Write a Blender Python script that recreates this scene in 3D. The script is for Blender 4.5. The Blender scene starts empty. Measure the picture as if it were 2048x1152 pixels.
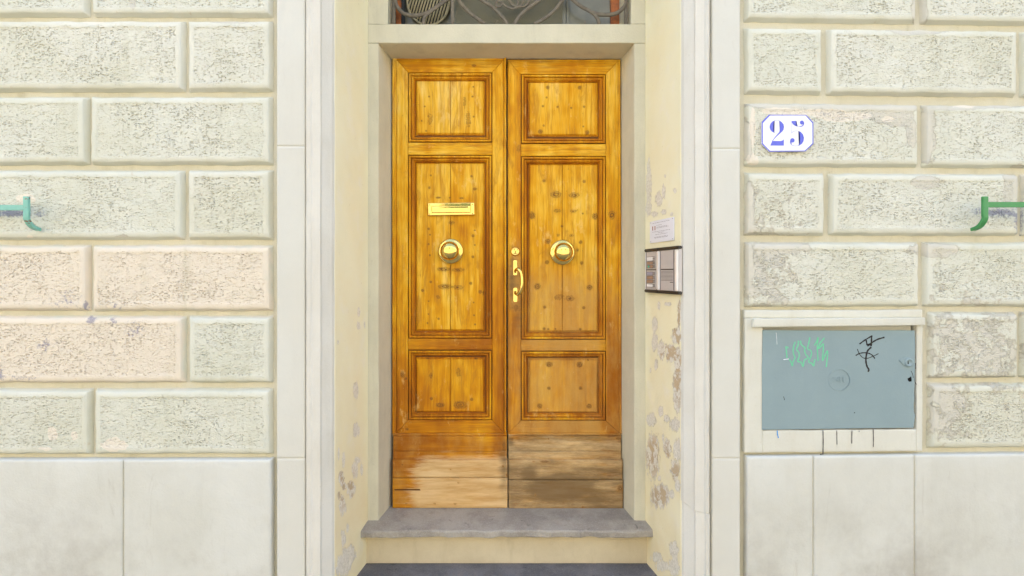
import bpy, bmesh, math, random
import numpy as np
from mathutils import Vector, Matrix
random.seed(7)
S = bpy.context.scene
COL = S.collection
R = math.radians

# ------------------------------------------------------------------ camera, sky, sun, exposure
F = 1100.0; VX, VY = 1013.0, 550.0; EYE = 1.55
cd = bpy.data.cameras.new('camera'); cam = bpy.data.objects.new('camera', cd); COL.objects.link(cam)
cam.location = (0, 0, EYE); cam.rotation_euler = (R(90), 0, 0)
cd.sensor_width = 36; cd.lens = 36 * F / 2048
cd.shift_x = (1024 - VX) / 2048; cd.shift_y = -(576 - VY) / 2048
cd.clip_start = 0.05; cd.clip_end = 400
S.camera = cam
SUN_EL, SUN_AZ = 45, -22          # the sun stands behind the door's own building, a little to the left
w = bpy.data.worlds.new('World'); S.world = w; w.use_nodes = True
nt = w.node_tree; bg = nt.nodes['Background']; sky = nt.nodes.new('ShaderNodeTexSky')
sky.sky_type = 'NISHITA'; sky.sun_disc = False; sky.sun_elevation = R(SUN_EL); sky.sun_rotation = R(SUN_AZ)
sky.air_density = 1.0; sky.dust_density = 2.5; sky.ozone_density = 0.6
nt.links.new(sky.outputs[0], bg.inputs[0]); bg.inputs[1].default_value = 0.15
sl = bpy.data.lights.new('sun', 'SUN'); sl.energy = 2.0; sl.angle = R(0.5); sl.color = (1.0, 0.95, 0.86)
so = bpy.data.objects.new('sun', sl); COL.objects.link(so)
sd = Vector((math.sin(R(SUN_AZ)) * math.cos(R(SUN_EL)), math.cos(R(SUN_AZ)) * math.cos(R(SUN_EL)), math.sin(R(SUN_EL))))
so.rotation_euler = (-sd).to_track_quat('-Z', 'Y').to_euler(); so.location = sd * 60
S.view_settings.view_transform = 'Standard'; S.view_settings.look = 'None'
S.view_settings.gamma = 1; S.view_settings.use_curve_mapping = False
S.view_settings.exposure = 2.40

# ------------------------------------------------------------------ depths of the planes (metres from the eye)
YD, YJ, YF = 2.88, 2.72, 2.365     # door leaves, face of the grey jambs, front corner of the plaster reveals
def W(px, py, Y): return Vector(((px - VX) * Y / F, Y, EYE - (py - VY) * Y / F))
def XX(px, Y): return (px - VX) * Y / F
def ZZ(py, Y): return EYE - (py - VY) * Y / F

# ------------------------------------------------------------------ noise
def _h(i, j, s):
    n = (i * 374761393 + j * 668265263 + s * 1442695041) & 0xffffffff
    n = ((n ^ (n >> 13)) * 1274126177) & 0xffffffff
    return ((n ^ (n >> 16)) & 0xffff) / 65535.0
def vn(x, y, s=0):
    x = np.asarray(x, float); y = np.asarray(y, float)
    i = np.floor(x).astype(np.int64); j = np.floor(y).astype(np.int64); f = x - i; g = y - j
    f = f * f * (3 - 2 * f); g = g * g * (3 - 2 * g)
    return ((_h(i, j, s) * (1 - f) + _h(i + 1, j, s) * f) * (1 - g) + (_h(i, j + 1, s) * (1 - f) + _h(i + 1, j + 1, s) * f) * g) * 2 - 1

# ------------------------------------------------------------------ node helper
class N:
    def __init__(s, name):
        s.m = bpy.data.materials.new(name); s.m.use_nodes = True; s.t = s.m.node_tree
        s.b = s.t.nodes['Principled BSDF']; s.pos = s.new('ShaderNodeNewGeometry').outputs['Position']
    def new(s, t): return s.t.nodes.new(t)
    def put(s, sock, v):
        if isinstance(v, bpy.types.NodeSocket): s.t.links.new(v, sock)
        elif isinstance(v, (tuple, list)) and len(v) == 3 and sock.type == 'RGBA': sock.default_value = (*v, 1)
        else: sock.default_value = v
    def math(s, op, a, b=0.0, c=0.0, clamp=False):
        n = s.new('ShaderNodeMath'); n.operation = op; n.use_clamp = clamp
        for k, v in enumerate((a, b, c)): s.put(n.inputs[k], v)
        return n.outputs[0]
    def scale(s, v, vec=None):
        n = s.new('ShaderNodeMapping'); s.put(n.inputs[0], vec or s.pos); n.inputs[3].default_value = v; return n.outputs[0]
    def noise(s, sc, det=3, rough=.55, vec=None, dist=0, color=False):
        n = s.new('ShaderNodeTexNoise'); s.put(n.inputs['Vector'], vec or s.pos)
        n.inputs['Scale'].default_value = sc; n.inputs['Detail'].default_value = det
        n.inputs['Roughness'].default_value = rough; n.inputs['Distortion'].default_value = dist
        return n.outputs['Color' if color else 'Fac']
    def vor(s, sc, vec=None, feat='F1', rnd=1.0):
        n = s.new('ShaderNodeTexVoronoi'); n.feature = feat; s.put(n.inputs['Vector'], vec or s.pos)
        n.inputs['Scale'].default_value = sc; n.inputs['Randomness'].default_value = rnd; return n.outputs['Distance']
    def mr(s, v, a, b, c=0.0, d=1.0):
        n = s.new('ShaderNodeMapRange'); n.interpolation_type = 'SMOOTHSTEP'; s.put(n.inputs[0], v)
        for k, q in enumerate((a, b, c, d)): n.inputs[k + 1].default_value = q
        return n.outputs[0]
    def mix(s, f, a, b, mode='MIX'):
        n = s.new('ShaderNodeMix'); n.data_type = 'RGBA'; n.blend_type = mode
        s.put(n.inputs[0], f); s.put(n.inputs[6], a); s.put(n.inputs[7], b); return n.outputs[2]
    def attr(s, name):
        n = s.new('ShaderNodeAttribute'); n.attribute_name = name; return n.outputs['Fac']
    def rnd(s): return s.new('ShaderNodeObjectInfo').outputs['Random']
    def xyz(s):
        n = s.new('ShaderNodeSeparateXYZ'); s.put(n.inputs[0], s.pos); return n.outputs
    def warp(s, amt, sc):
        c = s.noise(sc, 2, color=True)
        n = s.new('ShaderNodeVectorMath'); n.operation = 'MULTIPLY_ADD'; s.put(n.inputs[0], c)
        n.inputs[1].default_value = (amt,) * 3; s.put(n.inputs[2], s.pos); return n.outputs[0]
    def bump(s, h, dist, st=1.0, nrm=None):
        n = s.new('ShaderNodeBump'); n.inputs['Strength'].default_value = st; n.inputs['Distance'].default_value = dist
        s.put(n.inputs['Height'], h)
        if nrm: s.put(n.inputs['Normal'], nrm)
        return n.outputs[0]
    def out(s, col, rough=.85, nrm=None, metal=0, spec=.3, coat=0):
        s.put(s.b.inputs['Base Color'], col); s.put(s.b.inputs['Roughness'], rough); s.put(s.b.inputs['Metallic'], metal)
        s.b.inputs['Specular IOR Level'].default_value = spec
        if coat: s.b.inputs['Coat Weight'].default_value = coat; s.b.inputs['Coat Roughness'].default_value = .22
        if nrm: s.put(s.b.inputs['Normal'], nrm)
        return s.m

CREAM = (.70, .68, .57); CREAM2 = (.64, .62, .49); PEACH = (.76, .66, .52)
def m_stucco():
    n = N('pecked_stucco')
    vec = n.scale((1, 1, 1.3), n.warp(.0025, 80))
    vn_ = n.new('ShaderNodeTexVoronoi'); n.put(vn_.inputs['Vector'], vec); vn_.inputs['Scale'].default_value = 100; vn_.inputs['Randomness'].default_value = .9
    sep = n.new('ShaderNodeSeparateColor'); n.put(sep.inputs[0], vn_.outputs['Color'])
    v2 = n.new('ShaderNodeTexVoronoi'); n.put(v2.inputs['Vector'], n.scale((.75, 1, 1.5), n.warp(.006, 45))); v2.inputs['Scale'].default_value = 74
    s2 = n.new('ShaderNodeSeparateColor'); n.put(s2.inputs[0], v2.outputs['Color'])
    p1 = n.math('MULTIPLY', n.mr(vn_.outputs['Distance'], .50, .08), n.mr(sep.outputs[0], .0, .9, .30, 1.0))
    p2 = n.math('MULTIPLY', n.mr(v2.outputs['Distance'], .48, .10), n.mr(s2.outputs[0], .1, .9, .1, .85))
    pit = n.math('MAXIMUM', p1, p2)
    lo = n.noise(7, 4, .6)
    amt = n.mr(lo, .30, .66, .38, 1.0)
    rough = n.attr('rough')
    p = n.math('MULTIPLY', n.math('MULTIPLY', pit, amt), rough)
    big = n.noise(2.3, 4, .6)
    base = n.mix(n.mr(big, .35, .65), CREAM, CREAM2)
    base = n.mix(n.math('MULTIPLY', n.rnd(), .35), base, (.66, .67, .56))
    fine = n.noise(300, 2, .6)
    base = n.mix(n.mr(fine, .3, .7, 0, .10), base, (.48, .45, .34))
    # peach overpaint
    pe = n.mr(n.math('ADD', n.attr('peach'), n.math('MULTIPLY', n.math('SUBTRACT', n.noise(6, 4, .6), .5), 1.2)), -.12, .22)
    base = n.mix(n.math('MULTIPLY', pe, .9), base, PEACH)
    pitc = n.mix(pe, (.42, .355, .185), (.54, .37, .17))  # pit colour stands for dirt plus shade painted into each pit
    col = n.mix(n.math('MULTIPLY', p, n.mr(n.xyz()[2], 1.3, 2.6, .55, .82)), base, pitc)
    # bare render where the paint has come off
    bn = n.math('ADD', n.attr('bare'), n.math('MULTIPLY', n.math('SUBTRACT', n.noise(20, 5, .65), .5), 1.5))
    bare = n.mr(bn, -.03, .05)
    rim = n.math('MULTIPLY', n.mr(bn, -.12, -.02), n.math('SUBTRACT', 1.0, bare))
    col = n.mix(n.math('MULTIPLY', rim, .35), col, (.36, .27, .15))
    col = n.mix(n.math('MULTIPLY', bare, .85), col, n.mix(n.noise(40, 4), (.56, .53, .44), (.66, .61, .50)))
    pk = n.mr(n.math('ADD', n.attr('flake'), n.math('MULTIPLY', n.math('SUBTRACT', n.noise(24, 5, .65), .5), 1.3)), -.02, .05)
    col = n.mix(n.math('MULTIPLY', pk, .85), col, (.78, .70, .57))
    bl = n.mr(n.math('ADD', n.attr('blue'), n.math('MULTIPLY', n.math('SUBTRACT', n.noise(70, 4, .7), .5), 2.6)), -.1, .5)
    col = n.mix(n.math('MULTIPLY', bl, .6), col, (.11, .11, .22))
    # ochre speckle and rain grime
    st = n.noise(3.2, 5, .65, n.scale((3.5, 1, .6)))
    col = n.mix(n.mr(st, .52, .78, 0, .30), col, (.46, .43, .28))
    sp = n.mr(n.noise(33, 3, .6), .66, .74)
    col = n.mix(n.math('MULTIPLY', sp, .22), col, (.50, .34, .15))
    h = n.math('ADD', n.math('MULTIPLY', p, -1.0), n.math('MULTIPLY', n.noise(110, 3, .6), n.math('MULTIPLY_ADD', rough, .45, .12)))
    h = n.math('ADD', h, n.math('MULTIPLY', bare, -.5))
    return n.out(col, .9, n.bump(h, .0058, 1.0), spec=.2)
def m_plaster(name, c1, c2, sc=3, grime=.3, gc=(.40, .37, .28), bump=.0012, bs=150, cracks=False):
    n = N(name)
    col = n.mix(n.mr(n.noise(sc, 5, .6), .35, .65), c1, c2)
    if name == 'smooth_base_render':   # street dirt splashed up from the pavement, scuffs and drips
        sp_ = n.math('MULTIPLY', n.mr(n.xyz()[2], .85, .15), n.mr(n.noise(2.4, 6, .7), .40, .72))
        col = n.mix(n.math('MULTIPLY', sp_, .6), col, (.30, .26, .20))
        dr = n.mr(n.noise(7, 5, .7, n.scale((2.2, 2.2, .35)), .6), .60, .74)
        col = n.mix(n.math('MULTIPLY', dr, .28), col, (.36, .31, .22))
    st = n.noise(2.6, 5, .65, n.scale((4, 4, .7)))
    col = n.mix(n.mr(st, .50, .80, 0, grime), col, gc)
    sp = n.mr(n.noise(60, 3, .6), .68, .76)
    col = n.mix(n.math('MULTIPLY', sp, .3), col, gc)
    col = n.mix(n.mr(n.noise(420, 2), .35, .75, 0, .14), col, gc)
    sx = n.mr(n.noise(9, 5, .7, n.scale((1.2, 1.2, .5)), 1.2), .64, .72)
    col = n.mix(n.math('MULTIPLY', sx, .16), col, gc)
    if cracks:
        c = n.vor(3.3, n.warp(.12, 5), 'DISTANCE_TO_EDGE'); ck = n.math('MULTIPLY', n.mr(c, .012, .002), n.mr(n.noise(2.0, 2), .5, .62))
        col = n.mix(n.math('MULTIPLY', ck, .6), col, (.25, .2, .12))
    h = n.math('ADD', n.noise(bs, 4, .6), n.math('MULTIPLY', n.noise(22, 3), 2.0))
    return n.out(col, .88, n.bump(h, bump, .8), spec=.22)
def m_yellow():
    n = N('yellow_limewash')
    base = n.mix(n.mr(n.noise(3, 5, .6), .3, .7), (.87, .82, .58), (.86, .785, .52))
    base = n.mix(n.mr(n.noise(11, 5, .65), .5, .75, 0, .5), base, (.86, .81, .68))
    z = n.xyz()[2]
    lowm = n.math('MULTIPLY', n.mr(z, 1.3, .3), n.mr(n.noise(5, 4), .3, .7, .35, 1.0))
    base = n.mix(n.math('MULTIPLY', lowm, .55), base, (.78, .62, .34))
    sk = n.mr(n.noise(55, 4, .7, n.scale((1, 1, .8))), .65, .72)
    base = n.mix(n.math('MULTIPLY', sk, .25), base, (.42, .31, .15))
    nz = n.math('ADD', n.math('MULTIPLY', n.math('SUBTRACT', n.noise(30, 6, .72, n.scale((1.6, 1.6, .8))), .5), 2.4), n.math('MULTIPLY', n.math('SUBTRACT', n.noise(9, 2), .5), .8))
    v = n.math('ADD', n.attr('peel'), nz)
    m = n.mr(v, -.02, .03); rim = n.math('SUBTRACT', n.mr(v, -.10, -.02), m, clamp=True)
    deep = n.mr(n.math('ADD', n.noise(24, 5, .7), n.math('MULTIPLY', v, .08)), .50, .56)
    under = n.mix(n.math('MULTIPLY', deep, n.attr('tan')), n.mix(n.mr(n.noise(90, 4, .7), .35, .65), (.84, .785, .66), (.69, .635, .51)), n.mix(n.noise(120, 3), (.62, .49, .32), (.50, .38, .23)))
    col = n.mix(n.math('MULTIPLY', rim, .10), base, (.45, .34, .18))
    col = n.mix(m, col, under)
    h = n.math('SUBTRACT', n.math('MULTIPLY', n.noise(100, 4), .35), n.math('MULTIPLY', n.math('ADD', m, n.math('MULTIPLY', deep, m)), .5))
    return n.out(col, .9, n.bump(h, .003, .8), spec=.2)
def m_wood(name, vertical=True, hue=0.0):
    n = N(name)
    sc = (1, 1, .045) if vertical else (.045, 1, 1)
    v1 = n.scale(sc, n.warp(.02, 5))
    g1 = n.noise(55, 5, .65, v1, .6); g2 = n.noise(190, 4, .6, v1)
    lo = n.noise(3.0, 4, .6, n.scale((1.4, 1, .5) if vertical else (.5, 1, 1.4)))
    t = n.math('ADD', n.math('MULTIPLY', g1, .45), n.math('MULTIPLY', lo, .55))
    t = n.math('MULTIPLY_ADD', t, 1.35, -.165)
    t = n.math('ADD', t, n.math('MULTIPLY', n.math('SUBTRACT', n.rnd(), .5), .10))
    t = n.math('ADD', t, n.attr('light'))
    rp = n.new('ShaderNodeValToRGB'); n.put(rp.inputs[0], t)
    e = rp.color_ramp.elements; e[0].position = .18; e[0].color = (.34, .105, .008, 1); e[1].position = .86; e[1].color = (.90, .64, .18, 1)
    for p, c in ((.36, (.56, .215, .008)), (.52, (.72, .35, .012)), (.68, (.84, .50, .05))):
        q = e.new(p); q.color = (*c, 1)
    col = rp.outputs[0]
    col = n.mix(n.mr(g2, .50, .78, 0, .5), col, (.40, .15, .02))
    g3 = n.noise(105, 3, .6, n.scale((1, 1, .03) if vertical else (.03, 1, 1), n.warp(.006, 9)))
    col = n.mix(n.mr(g3, .54, .68, 0, .50), col, (.44, .165, .012))
    bt = n.noise(11, 6, .72, n.scale((1.5, 1, .30) if vertical else (.30, 1, 1.5)), 1.0)
    col = n.mix(n.mr(bt, .48, .68, 0, .62), col, (.42, .165, .018))
    col = n.mix(n.mr(n.noise(16, 5, .7, n.scale((1, 1, .5))), .58, .72, 0, .45), col, (.86, .60, .20))
    # dull, sun-bleached tan
    du = n.mr(n.math('ADD', n.attr('dull'), n.math('MULTIPLY', n.math('SUBTRACT', n.noise(14, 5, .65, n.scale((1, 1, .5))), .5), 1.0)), -.1, .6)
    col = n.mix(n.math('MULTIPLY', du, .65), col, n.mix(n.noise(140, 3, .7), (.54, .30, .065), (.60, .38, .12)))
    # weathered bare wood
    we = n.mr(n.math('ADD', n.attr('weather'), n.math('MULTIPLY', n.math('SUBTRACT', n.noise(16, 7, .75, n.scale((.35, 1, 3.0))), .5), 2.4)), -.40, .40)
    wc = n.mix(n.mr(n.noise(26, 5, .65, n.scale((.12, 1, 1))), .3, .7), (.78, .57, .30), (.56, .34, .13))
    col = n.mix(n.math('MULTIPLY', we, .85), col, wc)
    gr = n.mr(n.math('ADD', n.attr('grime'), n.math('MULTIPLY', n.math('SUBTRACT', n.noise(12, 7, .75, n.scale((.4, 1, 1.8))), .5), 1.7)), -.25, .75)
    col = n.mix(n.math('MULTIPLY', gr, .80), col, (.125, .078, .038))
    # worm holes and nicks
    sp = n.mr(n.noise(85, 3, .7, n.scale((1, 1, .6) if vertical else (.6, 1, 1))), .68, .74)
    col = n.mix(n.math('MULTIPLY', sp, .45), col, (.16, .06, .02))
    pale = n.mr(n.noise(120, 3, .7, n.scale((.8, 1, 1))), .71, .76)
    col = n.mix(n.math('MULTIPLY', pale, n.math('MULTIPLY_ADD', du, .5, .1)), col, (.78, .62, .36))
    # knots
    k = n.attr('knot'); kn = n.math('ADD', k, n.math('MULTIPLY', n.math('SUBTRACT', n.noise(110, 3, .7), .5), .8))
    ring = n.math('MULTIPLY_ADD', n.math('SINE', n.math('MULTIPLY', kn, 17.0)), .38, .62)
    km = n.math('MULTIPLY', n.mr(kn, -.05, .28), ring)
    halo = n.mr(kn, -.75, .1)
    col = n.mix(n.math('MULTIPLY', halo, .22), col, (.50, .22, .03))
    col = n.mix(n.math('MULTIPLY', km, .92), col, (.13, .055, .02))
    cr = n.mr(n.attr('crack'), .35, .8)
    col = n.mix(cr, col, (.10, .035, .01))
    h = n.math('ADD', n.math('MULTIPLY', g2, .5), n.math('MULTIPLY', g1, .8))
    h = n.math('ADD', h, n.math('MULTIPLY', n.math('ADD', cr, sp), -1.0))
    ro = n.math('MULTIPLY_ADD', we, .25, .48)
    return n.out(col, n.math('ADD', ro, n.math('MULTIPLY', g2, .15)), n.bump(h, .0012, .6), spec=.10)
def m_plain(name, c, rough=.6, metal=0, spec=.4, var=.12, c2=None, bump=0, vs=30):
    n = N(name); c2 = c2 or tuple(x * .6 for x in c)
    col = n.mix(n.mr(n.noise(vs, 4, .6), .35, .75, 0, var), c, c2)
    return n.out(col, rough, n.bump(n.noise(vs * 6, 3), bump, .8) if bump else None, metal, spec)
def m_stone(name, c1, c2, c3):
    n = N(name)
    col = n.mix(n.mr(n.noise(6, 6, .65), .38, .62), c1, c2)
    col = n.mix(n.mr(n.noise(140, 4, .7), .45, .7, 0, .45), col, c3)
    col = n.mix(n.mr(n.noise(14, 6, .75, None, 1.5), .60, .68, 0, .55), col, tuple(x * .45 for x in c1))
    col = n.mix(n.mr(n.noise(70, 4, .7), .70, .76, 0, .6), col, (.5, .48, .44))
    h = n.math('ADD', n.noise(160, 4, .7), n.math('MULTIPLY', n.noise(18, 5, .7), 2.5))
    return n.out(col, .82, n.bump(h, .0025, .8), spec=.25)
def m_paint_iron(name, c, c2, rust):
    n = N(name)
    col = n.mix(n.noise(40, 4), c, c2)
    r = n.mr(n.noise(22, 5, .7, n.scale((.5, 1, 1.5))), rust, rust + .05)
    col = n.mix(r, col, (.22, .085, .035))
    return n.out(col, .45, n.bump(n.noise(150, 3), .0008, .7), spec=.5)
def m_brass():
    n = N('polished_brass')
    col = n.mix(n.mr(n.noise(40, 4), .4, .7, 0, .35), (.80, .57, .17), (.56, .38, .10))
    return n.out(col, n.mr(n.noise(60, 4, .6),   .3, .8, .04, .13), None, 1.0)
M = {}
M['stucco'] = m_stucco()
M['joint'] = m_plaster('joint_render', (.64, .60, .465), (.60, .555, .41), 4, .4, (.30, .26, .15), .002)
M['base'] = m_plaster('smooth_base_render', (.665, .655, .585), (.615, .60, .52), 2.0, .34, (.50, .48, .40), .0012, 120)
M['pil'] = m_plaster('pilaster_stone', (.65, .635, .56), (.63, .61, .53), 3, .16, (.5, .46, .38), .0006, 200)
M['mould'] = m_plaster('moulding_stone', (.69, .66, .58), (.65, .615, .53), 3, .3, (.42, .38, .28), .0010, 120)
M['jamb'] = m_plaster('grey_cement_frame', (.66, .62, .47), (.60, .565, .425), 4, .35, (.36, .33, .25), .0015, 130, False)
M['riser'] = m_plaster('riser_cement', (.66, .57, .39), (.60, .51, .34), 5, .45, (.34, .28, .17), .002, 110)
M['cab'] = m_plaster('cabinet_plaster', (.675, .66, .565), (.645, .625, .53), 3, .3, (.5, .43, .28), .0015, 90)
M['yellow'] = m_yellow()
M['step'] = m_stone('grey_sandstone', (.31, .28, .24), (.41, .375, .32), (.52, .48, .41))
M['step_dark'] = m_stone('dark_sandstone', (.135, .13, .135), (.20, .19, .195), (.30, .29, .27))
M['wood_v'] = m_wood('varnished_pine_vertical', True)
M['wood_h'] = m_wood('varnished_pine_horizontal', False)
M['brass'] = m_brass()
M['screw'] = m_plain('dull_screw', (.12, .09, .05), .5, .6)
M['hole'] = m_plain('keyhole_black', (.01, .008, .006), .9)
M['iron'] = m_plain('weathered_iron', (.205, .18, .14), .75, 0, .3, .7, (.11, .09, .065), .0015, 40)
M['turq'] = m_paint_iron('turquoise_paint', (.15, .42, .32), (.26, .54, .45), .58)
M['green'] = m_paint_iron('green_paint', (.045, .24, .065), (.065, .29, .09), .74)
M['slate'] = m_plaster('blue_grey_paint', (.275, .35, .355), (.26, .335, .34), 4, .12, (.2, .26, .26), .0006, 110)
M['gglow'] = m_plain('green_marker', (.15, .58, .31), .6, var=.1)
M['black'] = m_plain('black_marker', (.018, .014, .013), .6)
M['bluem'] = m_plain('blue_marker', (.03, .30, .75), .6)
M['drip'] = m_plain('dark_drip', (.07, .06, .06), .7)
M['enamel'] = m_plain('white_enamel', (.86, .86, .86), .12, 0, .6, .05)
M['eblue'] = m_plain('blue_enamel', (.10, .125, .66), .18, 0, .6, .35, (.18, .21, .75), 0, 60)
M['paper'] = m_plain('white_notice', (.80, .81, .86), .35, 0, .4, .06)
M['ink'] = m_plain('grey_ink', (.30, .29, .33), .6)
M['redink'] = m_plain('red_brown_ink', (.35, .11, .07), .6)
M['alu'] = m_plain('satin_aluminium', (.56, .53, .51), .45, .15, .5, .1)
M['dslot'] = m_plain('dark_slot', (.20, .18, .17), .6)
M['alub'] = m_plain('bright_aluminium', (.86, .85, .83), .28, .3, .5, .05)
M['plast'] = m_plain('black_plastic', (.030, .027, .025), .45)
M['tag1'] = m_plain('brown_name_card', (.42, .26, .17), .5, var=.6)
M['tag2'] = m_plain('lilac_name_card', (.36, .34, .42), .5)
M['tag3'] = m_plain('green_name_card', (.05, .50, .33), .5)
M['glass'] = m_plain('dusty_pane', (.15, .15, .112), .30, 0, .5, .7, (.26, .26, .20), 0, 7)
M['mesh'] = m_plain('wire_mesh', (.27, .26, .19), .7)
M['fwood'] = m_plain('brown_window_wood', (.42, .125, .025), .5, var=.8, c2=(.12, .04, .015))
M['fdark'] = m_plain('dark_gap', (.02, .025, .025), .7)
M['cane'] = m_plain('beige_slat', (.36, .32, .20), .6)
M['pave'] = m_stone('street_paving', (.24, .225, .20), (.28, .265, .24), (.32, .30, .27))
M['facade'] = m_plaster('facade_across_the_street', (.66, .61, .49), (.62, .56, .43), .6, .15, (.6, .55, .45))
M['shut'] = m_plain('green_shutter', (.06, .10, .07), .6)
M['wallup'] = m_plaster('upper_wall', (.70, .69, .57), (.66, .64, .52), .8, .2)

# ------------------------------------------------------------------ object helpers
def tag(o, label=None, cat=None, group=None, kind=None):
    for k, v in (('label', label), ('category', cat), ('group', group), ('kind', kind)):
        if v: o[k] = v
    return o
def ob(name, me, mat, parent=None, smooth=False):
    for m_ in (mat if isinstance(mat, list) else [mat]): me.materials.append(m_)
    if smooth: me.polygons.foreach_set('use_smooth', [True] * len(me.polygons))
    o = bpy.data.objects.new(name, me); COL.objects.link(o)
    if parent:
        o.parent = parent; o.matrix_parent_inverse = Matrix.Translation(-parent.location)
    return o
def empty(name, loc):
    o = bpy.data.objects.new(name, None); COL.objects.link(o); o.location = loc; o.empty_display_size = .1
    return o
def mesh(name, v, f):
    me = bpy.data.meshes.new(name); me.from_pydata([tuple(p) for p in v], [], f); me.update(); return me
def proj(P): return VX + F * P[:, 0] / P[:, 1], VY - F * (P[:, 2] - EYE) / P[:, 1]

# paint-map patches, all as (centre x, centre y, half width, half height) in the photograph's own measure
def blobs(px, py, L):
    v = np.full(px.shape, -1.0)
    for b in L:
        d = np.sqrt(((px - b[0]) / b[2]) ** 2 + ((py - b[1]) / b[3]) ** 2)
        v = np.maximum(v, (1 - d) * (b[4] if len(b) > 4 else 1))
    return v
def boxes(px, py, L):
    v = np.full(px.shape, -1.0)
    for (a, b, c, d, s) in L:
        v = np.maximum(v, np.minimum(np.minimum(px - a, b - px), np.minimum(py - c, d - py)) / s)
    return np.clip(v, -1, 1)
PEACHL = [(-300, 545, 488, 628, 60), (-300, 368, 628, 772, 40)]
BAREL = [(1600, 212, 130, 7), (1740, 214, 95, 14), (1790, 232, 36, 20), (1822, 262, 10, 30), (1700, 226, 60, 10), (1855, 262, 18, 60), (1850, 300, 14, 30), (1900, 212, 70, 8),
         (1840, 20, 16, 40), (2030, 372, 24, 40), (1850, 365, 34, 12), (1500, 420, 9, 60), (1496, 530, 8, 60), (1493, 280, 8, 50), (1870, 500, 50, 14),
         (1960, 210, 90, 7), (1830, 62, 60, 8), (1560, 495, 60, 12), (1640, 215, 20, 10), (1890, 800, 40, 50, .22), (1950, 690, 60, 50, .15), (1520, 530, 30, 50, .1),
         (240, 470, 20, 4), (470, 42, 50, 4), (265, 8, 6, 14)]
FLAKEL = [(1560, 222, 42, 7), (1640, 226, 60, 8), (1690, 234, 50, 9), (1775, 238, 14, 6), (228, 890, 26, 14), (105, 867, 10, 14, .8), (90, 898, 14, 4), (150, 872, 8, 10, .7), (515, 200, 14, 3), (60, 474, 7, 5), (185, 45, 20, 4),
          (1505, 320, 14, 12), (1505, 255, 6, 50, .7), (1930, 212, 24, 4), (1885, 345, 20, 5), (52, 397, 20, 10)]
BLUEL = [(25, 427, 40, 8, .9), (80, 428, 12, 6, .5), (172, 612, 9, 10, .8), (184, 640, 12, 9, 1), (0, 750, 8, 14, .8), (270, 660, 12, 12, .25), (50, 757, 30, 5, .6), (90, 690, 14, 8, .25), (235, 612, 12, 5, .4), (130, 600, 16, 10, .2),
         (2005, 425, 45, 9, .95), (2037, 440, 10, 35, .6), (1955, 425, 12, 7, .5), (225, 641, 8, 7, .5)]
PEELL = [(1298, 368, 5.5, 45), (1298, 418, 7, 14), (1318, 398, 7, 14), (1327, 384, 4, 14), (1309, 428, 8, 6), (1327, 424, 6, 6), (1343, 428, 3, 4), (1350, 381, 3, 6), (1330, 352, 2, 3),
         (1318, 612, 3, 10), (1336, 608, 8, 4), (1310, 648, 5, 14), (1309, 685, 6, 16), (1323, 700, 9, 18), (1340, 706, 10, 18), (1353, 672, 9, 18), (1359, 628, 4, 26), (1355, 716, 9, 24), (1355, 763, 8, 32),
         (1355, 800, 8, 22), (1312, 730, 4, 12), (1322, 823, 6, 10), (1333, 838, 6, 8), (1302, 838, 10, 14), (1349, 850, 10, 14), (1301, 742, 2, 6),
         (1305, 912, 14, 42), (1307, 946, 8, 8), (1319, 957, 3, 5), (1334, 897, 8, 18), (1326, 874, 3, 8), (1355, 902, 7, 22), (1351, 940, 10, 22), (1355, 970, 6, 14), (1319, 992, 18, 24), (1344, 988, 5, 8),
         (1347, 1100, 8, 18), (1348, 1133, 11, 22), (1314, 1114, 12, 10), (1327, 1132, 14, 10),
         (717, 623, 3, 8), (717, 652, 4, 8), (729, 650, 2, 7), (712, 782, 5, 18), (713, 860, 7, 16), (687, 921, 3, 16), (714, 921, 6, 8), (710, 939, 6, 18), (723, 939, 3, 11), (683, 957, 6, 13), (702, 978, 8, 18),
         (688, 973, 4, 8), (685, 1012, 7, 20), (678, 990, 3, 9), (695, 1057, 3, 10), (687, 1075, 5, 16), (697, 1110, 14, 18), (687, 1130, 14, 22), (676, 684, 2, 6), (677, 905, 2, 14)]
TANL = [(1355, 700, 14, 140), (1306, 912, 16, 46), (1319, 992, 20, 26), (1336, 900, 10, 20), (1351, 945, 12, 22), (1336, 708, 20, 20), (690, 975, 26, 46, .8)]
KN = []
def kz(ox, oy, s, L):
    for k in L: KN.append((ox + k[0] / s, oy + k[1] / s, k[2], k[3] if len(k) > 3 else k[2], k[4] if len(k) > 4 else 1))
kz(780, 100, 2.879, [(215, 148, 1.8), (225, 268, 2), (200, 325, 2), (222, 382, 2), (182, 408, 2), (208, 466, 2), (480, 212, 1.8), (475, 268, 2), (482, 384, 2.2), (460, 420, 2.6), (483, 90, 5, 3.2), (430, 300, 3, 12, .3), (450, 400, 5, 16, .35), (232, 400, 5, 12, .3),
    (235, 722, 2.2), (470, 727, 2.6), (227, 793, 2.6), (488, 800, 4.4, 3), (278, 850, 5, 2), (412, 853, 5, 2),
    (908, 216, 4), (1092, 217, 4), (902, 273, 2), (880, 323, 2.4), (965, 328, 2.4), (1043, 333, 2.2), (1118, 327, 2.4), (885, 435, 2.2), (1113, 440, 2), (865, 470, 5), (1136, 475, 4.6),
    (887, 753, 3.3), (1118, 757, 3.3), (955, 832, 11, 7, .75), (1060, 835, 10, 6, .7), (965, 926, 7, 4, .45), (1055, 928, 6.5, 3.2, .5), (817, 953, 7, 8), (1180, 958, 6, 7), (1278, 950, 7, 9, .8), (990, 1015, 2.6), (740, 565, 4, 9, .4)])
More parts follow.
